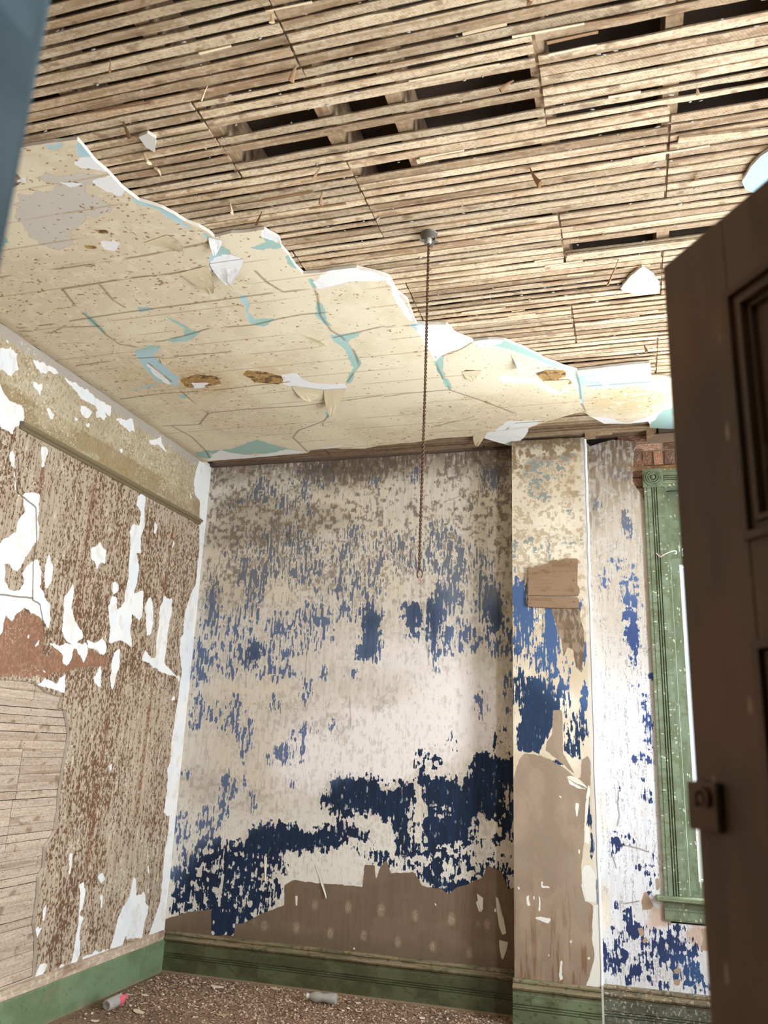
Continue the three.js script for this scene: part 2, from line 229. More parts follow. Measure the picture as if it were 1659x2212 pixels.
// ---------------------------------------------------------------- wall_left
const leftRect = [-5.51, 0, -2.71, 3.58];
const lw = {
  white: new Guide(leftRect).polys([[[-3.179,3.45],[-3.248,3.48],[-3.306,3.48],[-3.313,3.423],[-3.345,3.399],[-3.281,3.339],[-3.206,3.333]],
[[-3.19,3.296],[-3.269,3.226],[-3.339,3.199],[-3.387,3.219],[-3.431,3.199],[-3.44,3.133],[-3.382,3.071],[-3.364,3.035],[-3.3,3.039],[-3.249,3.047]],
[[-3.42,3.511],[-3.482,3.516],[-3.551,3.528],[-3.632,3.535],[-3.645,3.509],[-3.574,3.492],[-3.494,3.464],[-3.455,3.482]],
[[-3.201,3.516],[-3.242,3.502],[-3.218,3.495]],
[[-3.457,3.381],[-3.504,3.392],[-3.526,3.417],[-3.53,3.372],[-3.527,3.32],[-3.493,3.346],[-3.464,3.353]],
[[-3.682,3.516],[-3.765,3.527],[-3.91,3.532],[-4.015,3.522],[-4.084,3.524],[-4.163,3.535],[-4.169,3.468],[-4.105,3.47],[-3.993,3.463],[-3.859,3.466],[-3.773,3.493]],
[[-3.879,3.414],[-3.932,3.436],[-3.986,3.42],[-3.955,3.369],[-3.889,3.369]],
[[-4.022,3.452],[-4.078,3.476],[-4.136,3.454],[-4.107,3.425],[-4.032,3.406]],
[[-4.223,3.473],[-4.312,3.497],[-4.409,3.549],[-4.447,3.467],[-4.38,3.453],[-4.284,3.451]],
[[-3.837,3.315],[-3.88,3.338],[-3.864,3.299]],
[[-3.938,3.334],[-3.986,3.343],[-3.968,3.313]],
[[-3.591,3.291],[-3.621,3.289],[-3.661,3.274],[-3.661,3.243],[-3.634,3.232],[-3.614,3.255]],
[[-4.621,3.473],[-4.699,3.509],[-4.755,3.562],[-4.775,3.519],[-4.865,3.47],[-4.819,3.472],[-4.748,3.49],[-4.647,3.452]],
[[-4.3,3.294],[-4.344,3.31],[-4.335,3.266]],
[[-3.377,2.926],[-3.387,2.967],[-3.423,2.895],[-3.429,2.868],[-3.395,2.875],[-3.378,2.897]],
[[-3.598,3.045],[-3.635,3.069],[-3.662,3.049],[-3.657,3.007],[-3.651,2.939],[-3.624,2.93],[-3.617,2.992]],
[[-3.421,2.847],[-3.436,2.851],[-3.475,2.741],[-3.458,2.755]]]).polys([[[-3.399,2.409],[-3.443,2.483],[-3.519,2.539],[-3.515,2.584],[-3.558,2.653],[-3.536,2.693],[-3.526,2.733],[-3.488,2.727],[-3.472,2.74],[-3.512,2.738],[-3.595,2.788],[-3.652,2.782],[-3.661,2.711],[-3.656,2.642],[-3.691,2.613],[-3.694,2.537],[-3.653,2.479],[-3.631,2.427],[-3.599,2.364],[-3.57,2.321],[-3.525,2.348],[-3.475,2.346],[-3.503,2.253],[-3.568,2.221],[-3.603,2.237],[-3.636,2.289],[-3.607,2.329],[-3.643,2.374],[-3.682,2.41],[-3.721,2.419],[-3.76,2.371],[-3.766,2.287],[-3.819,2.24],[-3.873,2.193],[-3.892,2.139],[-3.886,2.072],[-3.836,2.102],[-3.746,2.134],[-3.675,2.15],[-3.631,2.115],[-3.591,2.065],[-3.535,2.091],[-3.543,2.005],[-3.506,1.957]],
[[-3.779,2.413],[-3.8,2.476],[-3.843,2.418],[-3.857,2.324],[-3.835,2.295],[-3.802,2.284]],
[[-4.045,2.361],[-4.058,2.304],[-4.055,2.214],[-4.102,2.143],[-4.147,2.12],[-4.182,2.105],[-4.209,2.059],[-4.123,2.018],[-4.06,2.02],[-4.006,2.061],[-3.99,2.164],[-3.983,2.26]],
[[-4.153,2.6],[-4.214,2.631],[-4.243,2.654],[-4.313,2.617],[-4.32,2.543],[-4.268,2.542],[-4.249,2.475],[-4.211,2.53],[-4.174,2.542]],
[[-4.566,3.057],[-4.62,3.092],[-4.665,3.076],[-4.674,2.983],[-4.696,2.883],[-4.664,2.793],[-4.695,2.696],[-4.64,2.672],[-4.685,2.602],[-4.685,2.511],[-4.665,2.417],[-4.779,2.45],[-4.786,2.371],[-4.795,2.282],[-4.763,2.244],[-4.674,2.285],[-4.677,2.187],[-4.721,2.073],[-4.584,2.088],[-4.463,2.061],[-4.447,2.174],[-4.413,2.285],[-4.434,2.353],[-4.489,2.352],[-4.507,2.269],[-4.575,2.345],[-4.57,2.41],[-4.586,2.513],[-4.565,2.609],[-4.567,2.689],[-4.532,2.805],[-4.568,2.866],[-4.628,2.865],[-4.638,2.961],[-4.58,2.991]],
[[-4.418,2.425],[-4.449,2.452],[-4.488,2.438],[-4.498,2.397],[-4.449,2.366]],
[[-4.831,2.402],[-4.869,2.42],[-4.911,2.37],[-4.935,2.259],[-4.919,2.188],[-4.874,2.153],[-4.851,2.257],[-4.813,2.342]],
[[-5.033,2.462],[-5.079,2.458],[-5.145,2.47],[-5.156,2.364],[-5.134,2.253],[-5.142,2.16],[-5.13,2.007],[-5.328,1.933],[-5.191,1.932],[-5.054,1.954],[-4.941,1.987],[-4.846,1.999],[-4.88,2.076],[-4.954,2.022],[-5.016,2.029],[-4.998,2.164],[-5.011,2.258],[-4.994,2.337]],
[[-3.903,1.999],[-3.977,1.99],[-4.138,2.02],[-4.249,2.024],[-4.274,1.987],[-4.241,1.914],[-4.199,1.959],[-4.129,1.99],[-4.127,1.931],[-4.093,1.875],[-4.053,1.885],[-4.038,1.95],[-3.969,1.961]],
[[-4.243,2.053],[-4.311,2.042],[-4.388,2.083],[-4.452,2.029],[-4.429,1.975],[-4.353,2.007],[-4.269,2.007]],
[[-4.56,2.032],[-4.596,2.036],[-4.585,1.919],[-4.581,1.812],[-4.545,1.809],[-4.529,1.923]],
[[-3.787,1.957],[-3.83,2.008],[-3.825,1.971]],
[[-4.809,2.949],[-4.847,2.924],[-4.838,2.861],[-4.805,2.865]],
[[-5.072,2.872],[-5.097,2.865],[-5.074,2.81]],
[[-3.719,2.021],[-3.742,2.006],[-3.734,1.982]],
[[-5.217,3.283],[-5.272,3.261],[-5.252,3.235]],
[[-5.303,1.942],[-5.377,1.925],[-5.361,1.888]]]).polys([[[-3.884,1.857],[-3.916,1.842],[-3.908,1.785],[-3.865,1.759],[-3.982,1.745],[-4.107,1.72],[-4.095,1.839],[-4.043,1.801],[-4.02,1.771],[-3.971,1.79],[-3.925,1.805]],
[[-4.405,1.919],[-4.431,1.84],[-4.451,1.79],[-4.387,1.805],[-4.355,1.833],[-4.386,1.887]],
[[-4.544,2.019],[-4.596,2.036],[-4.603,1.918],[-4.574,1.8],[-4.563,1.767],[-4.525,1.858],[-4.522,1.953]],
[[-4.661,.694],[-4.709,.707],[-4.734,.675],[-4.707,.641],[-4.656,.676]],
[[-4.702,.585],[-4.727,.591],[-4.739,.495],[-4.717,.517]],
[[-4.484,.675],[-4.533,.673],[-4.548,.607],[-4.548,.534],[-4.521,.511],[-4.56,.478],[-4.538,.401],[-4.578,.295],[-4.549,.248],[-4.5,.258],[-4.514,.334],[-4.515,.431],[-4.513,.548]],
[[-5.039,.628],[-5.077,.633],[-5.102,.519],[-5.2,.525],[-5.232,.469],[-5.282,.431],[-5.253,.374],[-5.237,.306],[-5.238,.255],[-5.06,.268],[-5.034,.302],[-5.008,.249],[-4.88,.255],[-4.9,.326],[-4.932,.426],[-4.959,.47],[-5.024,.52]],
[[-4.607,.272],[-4.722,.267],[-4.827,.256],[-4.974,.237],[-4.868,.229],[-4.697,.231],[-4.597,.243]],
[[-4.22,.308],[-4.284,.303],[-4.277,.271],[-4.217,.235],[-4.193,.248]],
[[-4.352,.255],[-4.423,.266],[-4.474,.238],[-4.372,.234]],
[[-4.349,.858],[-4.38,.855],[-4.382,.746],[-4.368,.739]],
[[-4.185,.581],[-4.206,.612],[-4.21,.535],[-4.192,.521]],
[[-5.208,.679],[-5.227,.687],[-5.232,.614]],
[[-5.238,.54],[-5.257,.548],[-5.257,.496]],
[[-5.278,1.783],[-5.323,1.792],[-5.329,1.763],[-5.283,1.76]],
[[-4.143,.496],[-4.198,.495],[-4.174,.449]],
[[-4.624,1.329],[-4.669,1.329],[-4.66,1.289]]]).polys([[[-5.313,3.57],[-5.609,3.61],[-5.632,3.497],[-5.591,3.275],[-5.565,3.062],[-5.552,2.792],[-5.54,2.593],[-5.527,2.399],[-5.528,2.148],[-5.531,1.951],[-5.422,1.941],[-5.372,2.008],[-5.307,2.205],[-5.346,2.247],[-5.331,2.38],[-5.379,2.5],[-5.452,2.641],[-5.45,2.9],[-5.419,3.051],[-5.388,3.269],[-5.306,3.284],[-5.261,3.377],[-5.279,3.477]]]).polys([[[-5.306,2.157],[-5.537,2.186],[-5.568,1.914],[-5.568,1.547],[-5.559,1.24],[-5.544,.964],[-5.521,.742],[-5.533,.522],[-5.553,.219],[-5.302,.244],[-5.348,.317],[-5.415,.453],[-5.407,.645],[-5.401,.776],[-5.428,.861],[-5.425,.983],[-5.338,1.021],[-5.352,1.165],[-5.321,1.312],[-5.35,1.335],[-5.348,1.565],[-5.371,1.789],[-5.384,1.959]]]).done(0.005),
  seam: new Guide(leftRect).lines([[[-4.113,3.083],[-4.112,2.57],[-4.109,2.076]],
[[-5.057,2.993],[-5.046,2.741],[-5.035,2.498]],
[[-4.553,1.652],[-4.541,1.192],[-4.529,.758]],
[[-5.017,1.903],[-5.006,1.448],[-4.996,1.011]],
[[-3.645,2.932],[-3.651,2.787]]], 0.028).done(0.006),
  rust: new Guide(leftRect).polys([[[-3.478,2.073],[-3.565,2.122],[-3.677,2.141],[-3.807,2.107],[-3.878,2.043],[-3.856,1.956],[-3.919,1.807],[-3.549,1.774]],
[[-3.901,1.943],[-4.069,1.982],[-4.256,1.995],[-4.461,1.989],[-4.479,1.908],[-4.246,1.895],[-4.101,1.842],[-3.914,1.825]]], 1).done(0.03),
  damp: new Guide(leftRect, 0.01).ells([[-3.356,2.853,.074,.071,.7],[-3.463,2.561,.086,.134,.5],[-3.756,2.21,.135,.202,.8],[-4.427,2.633,.363,.279,.45],[-3.942,2.539,.21,.156,.5],[-4.281,2.881,.141,.149,.35],[-4.775,2.857,.125,.103,.7],[-4.971,2.545,.129,.152,.5],[-4.265,2.249,.198,.152,.6],[-4.137,1.884,.229,.058,.9],[-4.86,1.979,.4,.066,.9]]).ells([[-4.462,1.282,.101,.12,.7],[-4.522,1.164,.343,.12,.7],[-4.37,1.039,.192,.116,.7],[-4.803,1.011,.415,.115,.6],[-4.986,.958,.12,.139,.9],[-4.211,.871,.09,.092,.8],[-4.522,.72,.151,.048,.8],[-4.444,.577,.162,.152,.8],[-4.339,.376,.155,.092,.9],[-4.779,.395,.164,.129,.75],[-4.942,.551,.097,.083,.7],[-5.144,1.469,.086,.068,.8],[-4.18,1.74,.124,.098,.6],[-4.718,1.919,.385,.066,.5]]).done(0.06),
  crack: new Guide(leftRect, 0.002).lines([[[-3.431,2.859],[-3.478,2.742],[-3.563,2.721],[-3.635,2.704],[-3.681,2.534],[-3.682,2.41],[-3.723,2.204],[-3.789,2.188],[-3.841,2.084],[-3.862,2.022]],
[[-3.476,2.186],[-3.574,2.195],[-3.727,2.214]],
[[-4.445,2.059],[-4.482,2.054]]], 0.005).done(0.002),
};
const leftBake = bake(leftRect, 1602, 2048, (a, b, o) => {
  const wa = (fbm(a * 26, b * 26, 3) - 0.5) * 0.034, wb = (fbm(a * 26 + 50, b * 26 + 50, 3) - 0.5) * 0.05;
  const fine = fbm(a * 210, b * 110, 2), mid = fbm(a * 118, b * 62, 4), streak = fbm(a * 70, b * 9, 3), big = fbm(a * 2.2 + 5, b * 1.5, 3), tiny = fbm(a * 110 + 9, b * 110, 2);
  const frieze = b > 3.12;
  if (!frieze) {
    o[0] = 166; o[1] = 151; o[2] = 130;
    mx(o, [150, 133, 110], ss(0.4, 0.62, streak) * 0.7);
    const d = lw.damp.at(a + wa, b + wb);
    const t = mid * 0.62 + streak * 0.2 + fine * 0.18 + (big - 0.5) * 0.22 + d * 0.085;
    mx(o, [132, 109, 84], ss(0.525, 0.565, t) * 0.75); mx(o, [92, 64, 44], ss(0.562, 0.588, t) * 0.92);
    const k = a / 0.0515 + 0.08 * (fbm(a, b * 4, 2) - 0.5), ln = Math.abs(k - Math.floor(k) - 0.5);
    gain(o, 1 - 0.22 * ss(0.06, 0.02, ln) * ss(0.42, 0.52, fbm(a * 20, b * 3 + 7, 2)));
    // faded roundels of the paper's print
    const cx = a / 0.155, cy = b / 0.30 + (Math.floor(cx) & 1) * 0.5, dx = (cx - Math.floor(cx) - 0.5) * 0.155, dy = (cy - Math.floor(cy) - 0.5) * 0.30, q = Math.hypot(dx / 0.016, dy / 0.035);
    mx(o, [198, 182, 158], ss(1, 0.7, q) * ss(0.45, 0.3, q) * 0.5 + ss(1, 0.8, q) * 0.25);
    mx(o, [104, 70, 48], lw.seam.at(a + wa * 0.35, b) * 1.15 * ss(0.4, 0.6, mid * 0.6 + fine * 0.4 + 0.06));
    const ru = ss(0.42, 0.6, lw.rust.at(a + wa, b + wb)); mx(o, [122, 86, 64], ru * 0.9); if (ru > 0) mx(o, [166, 130, 102], ru * ss(0.52, 0.62, mid) * 0.5);
  } else {
    o[0] = 164; o[1] = 152; o[2] = 126;
    mx(o, [138, 120, 88], ss(3.285, 3.265, b + wb * 0.15) * 0.75);
    mx(o, [176, 165, 140], ss(0.5, 0.6, fbm(a * 5, b * 9, 3)) * 0.5);
    const sc = Math.abs(fbm(a * 34, b * 40, 3) - 0.5); mx(o, [112, 92, 62], ss(0.026, 0.006, sc) * 0.8 * ss(0.42, 0.56, fbm(a * 8 + 3, b * 8, 2)));
    mx(o, [132, 106, 72], ss(0.6, 0.64, mid) * 0.6);
    mx(o, [158, 150, 140], ss(3.50, 3.53, b + wb * 0.4) * 0.9);
  }
  const cr = ss(0.68, 0.72, tiny) * 0.7; mx(o, [226, 220, 204], cr * 0.6 * ss(0.55, 0.65, fbm(a * 5 + 20, b * 5, 2)));
  const w = ss(0.46, 0.54, lw.white.at(a + wa * 0.62, b + wb * 0.62) + (tiny - 0.5) * 0.3 + (mid - 0.5) * 0.5);
  if (w > 0) { const wht = [216, 216, 213]; mx(wht, [200, 207, 211], ss(0.4, 0.7, fbm(a * 6, b * 6, 3)) * 0.6); mx(wht, [198, 192, 180], ss(0.6, 0.72, fbm(a * 22, b * 14, 3)) * 0.5); mx(o, wht, w); }
  mx(o, [70, 58, 48], lw.crack.at(a + wa * 0.12, b + wb * 0.12) * 1.1);
  o[3] = 0.62 - w * 0.3 + (mid - 0.5) * 0.2 + (fine - 0.5) * 0.14;
}, THREE.MirroredRepeatWrapping);
const leftMat = surf('peeling_wallpaper', leftBake, 0.004);
const lathHole = ragged([[-2.698,1.697],[-3.575,1.763],[-3.847,1.774],[-3.861,1.761],[-3.963,1.723],[-4.103,1.71],[-4.088,1.647],[-4.136,1.639],[-4.194,1.53],[-4.212,1.49],[-4.202,1.423],[-4.198,1.346],[-4.191,1.216],[-4.203,1.092],[-4.204,.982],[-4.135,.904],[-4.148,.796],[-4.113,.754],[-4.133,.647],[-4.133,.522],[-4.176,.413],[-4.198,.241],[-3.938,.222],[-3.056,.25]], 0.02, 0.004, 2);
{
  const g = structure('wall_left');
  for (const q of lathHole) { q[1] = Math.max(q[1], 0.252); q[0] = Math.min(q[0], -2.45); }
  const outline = [[BACK, 0], [FRONT, 0], [FRONT, H], [BACK, H]];
  obj('plaster', prism(outline, [lathHole], (a, b) => [L, b, a], [1, 0, 0], 0.02, leftRect), [leftMat, plasterEdge], g);
  obj('masonry', box(L - 0.3, L - 0.14, -0.1, H + 0.4, BACK - 0.4, 1.9), masonry, g);
  for (let z = BACK + 0.3; z < -0.5; z += 0.4065) obj('stud', box(L - 0.13, L - 0.031, 0, H, z, z + 0.045), darkWood, g);
}
// a split lath: along x from 0, its rough face at y = 0, width along z
function lathGeometry(len, w, t, chip = 1) {
  const n = Math.max(3, Math.round(len / 0.09)), pos = [], uv = [], u0 = rnd() * 4, v0 = rnd() * 4, s = rnd() * 99, S = [];
  for (let i = 0; i <= n; i++) {
    const x = len * i / n, e = (k) => (fbm(x * 9 + s * k, s + k * 3.3, 2) - 0.5) * 0.007 * chip - (vn(x * 16 + s * k, k * 9.7) > 0.9 ? 0.003 * chip : 0);
    const y = (fbm(x * 3 + s, 4.4, 2) - 0.5) * 0.005 * chip;
    S.push([[x, y, -w / 2 - e(1)], [x, y, w / 2 + e(2)], [x, y + t, w / 2 + e(2)], [x, y + t, -w / 2 - e(1)]]);
  }
  const quad = (A, B, C, D) => { for (const p of [A, B, C, A, C, D]) { pos.push(...p); uv.push((p[0] + u0) / 1.2, (p[2] + p[1] + v0) / 0.32); } };
  for (let i = 0; i < n; i++) for (let k = 0; k < 4; k++) { const m = (k + 1) % 4; quad(S[i][k], S[i + 1][k], S[i + 1][m], S[i][m]); }
  quad(S[0][0], S[0][1], S[0][2], S[0][3]); quad(S[n][3], S[n][2], S[n][1], S[n][0]);
  return finish(pos, uv);
}
{
  const wall = scene.getObjectByName('wall_left'), basis = new THREE.Matrix4().makeBasis(new THREE.Vector3(0, 0, 1), new THREE.Vector3(-1, 0, 0), new THREE.Vector3(0, -1, 0));
  const open = [];   // a few joints that gape: [row height, from z, to z]
  const pitch = 0.0432; let row = 0;
  for (let y = 0.275; y < 1.80; y += pitch, row++) {
    const joint = y > 1.42 ? (y > 1.66 ? -3.88 : -4.9) : y > 1.16 ? -3.856 : y > 0.92 ? -3.838 : -4.75, cuts = [-4.42, ...(joint > -4.4 ? [joint] : []), -2.4];
    for (let i = 0; i < cuts.length - 1; i++) {
      const gap = (row % 5 === 1 || row === 29 || row === 31 || row === 26) && rnd() < 0.75 ? 0.0055 : 0.0012;
      const m = obj('lath', lathGeometry(cuts[i + 1] - cuts[i] - 0.003, pitch - gap, 0.008, 0.18), greyLath[(rnd() * 3) | 0], wall);
      basis.decompose(m.position, m.quaternion, m.scale); m.position.set(L - 0.0225 + rr(-0.0008, 0.0008), y + rr(-0.0006, 0.0006), cuts[i] + 0.0015);
    }
  }
  // nail heads on the laths
  const heads = [];
  for (let y = 0.29, k = 0; y < 1.76; y += pitch, k++) for (const z of [-3.87, -4.1, -3.84]) if (rnd() < 0.7) heads.push(new THREE.CylinderGeometry(0.0028, 0.0028, 0.002, 7).rotateZ(Math.PI / 2).translate(L - 0.0225, y + rr(-0.008, 0.008), z + rr(-0.012, 0.012)));
  const nh = obj('nail_heads', heads, rust, wall); nh.userData.kind = 'stuff';
}
// picture rail and left skirting
const railMat = std({ name: 'picture_rail_paint', color: rgb(112, 100, 74), roughness: 0.38 });
const woodStripBake = woodBake([176, 158, 138], [112, 84, 66], 512, 256, 1.2, 0.6, false, 31);
{
  const g = structure('trim_1');
  const prof = [[0, -0.022], [0.010, -0.021], [0.016, -0.015], [0.014, -0.008], [0.024, -0.005], [0.032, 0.002], [0.033, 0.010], [0.028, 0.017], [0.016, 0.021], [0, 0.022]];
  const m = obj('picture_rail', sweep(prof, 0, 2.0), railMat, g); m.rotation.y = Math.PI / 2; m.position.set(L, 3.105, -3.41);
  const c = structure('baseboard_left');
  const greens = bake([0, 0, 2.4, 0.3], 1024, 128, (a, b, o) => {
    o[0] = 104; o[1] = 124; o[2] = 92; mx(o, [90, 108, 76], ss(0.4, 0.65, fbm(a * 6, b * 9, 3)) * 0.8); mx(o, [128, 116, 90], ss(0.05, 0.0, b - 0.02 * fbm(a * 20, 1, 2)) * 0.7 + ss(0.66, 0.76, fbm(a * 30, b * 30, 3)) * 0.4); mx(o, [70, 76, 52], ss(0.74, 0.8, fbm(a * 90, b * 60, 2)) * 0.4); o[3] = fbm(a * 60, b * 60, 3);
  }, THREE.RepeatWrapping);
  const gm = surf('green_paint_light', greens, 0.001, { roughness: 0.55 });
  const bd = obj('board', sweep([[0, 0], [0.024, 0], [0.024, 0.19], [0.02, 0.197], [0, 0.2]], 0, 5.09), gm, c), u = bd.geometry.attributes.uv;
  for (let i = 0; i < u.count; i++) u.setXY(i, u.getX(i) / 2.4, u.getY(i) / 0.3);
  bd.rotation.y = Math.PI / 2; bd.position.set(L, 0, FRONT - 0.01);
  const st = obj('bare_batten', sweep([[0, 0.198], [0.017, 0.198], [0.017, 0.247], [0, 0.252]], 0, 5.09), surf('bare_batten_wood', woodStripBake, 0.002), c); st.rotation.y = Math.PI / 2; st.position.set(L, 0, FRONT - 0.01);
  // the board gets its paint from below its back corner
}

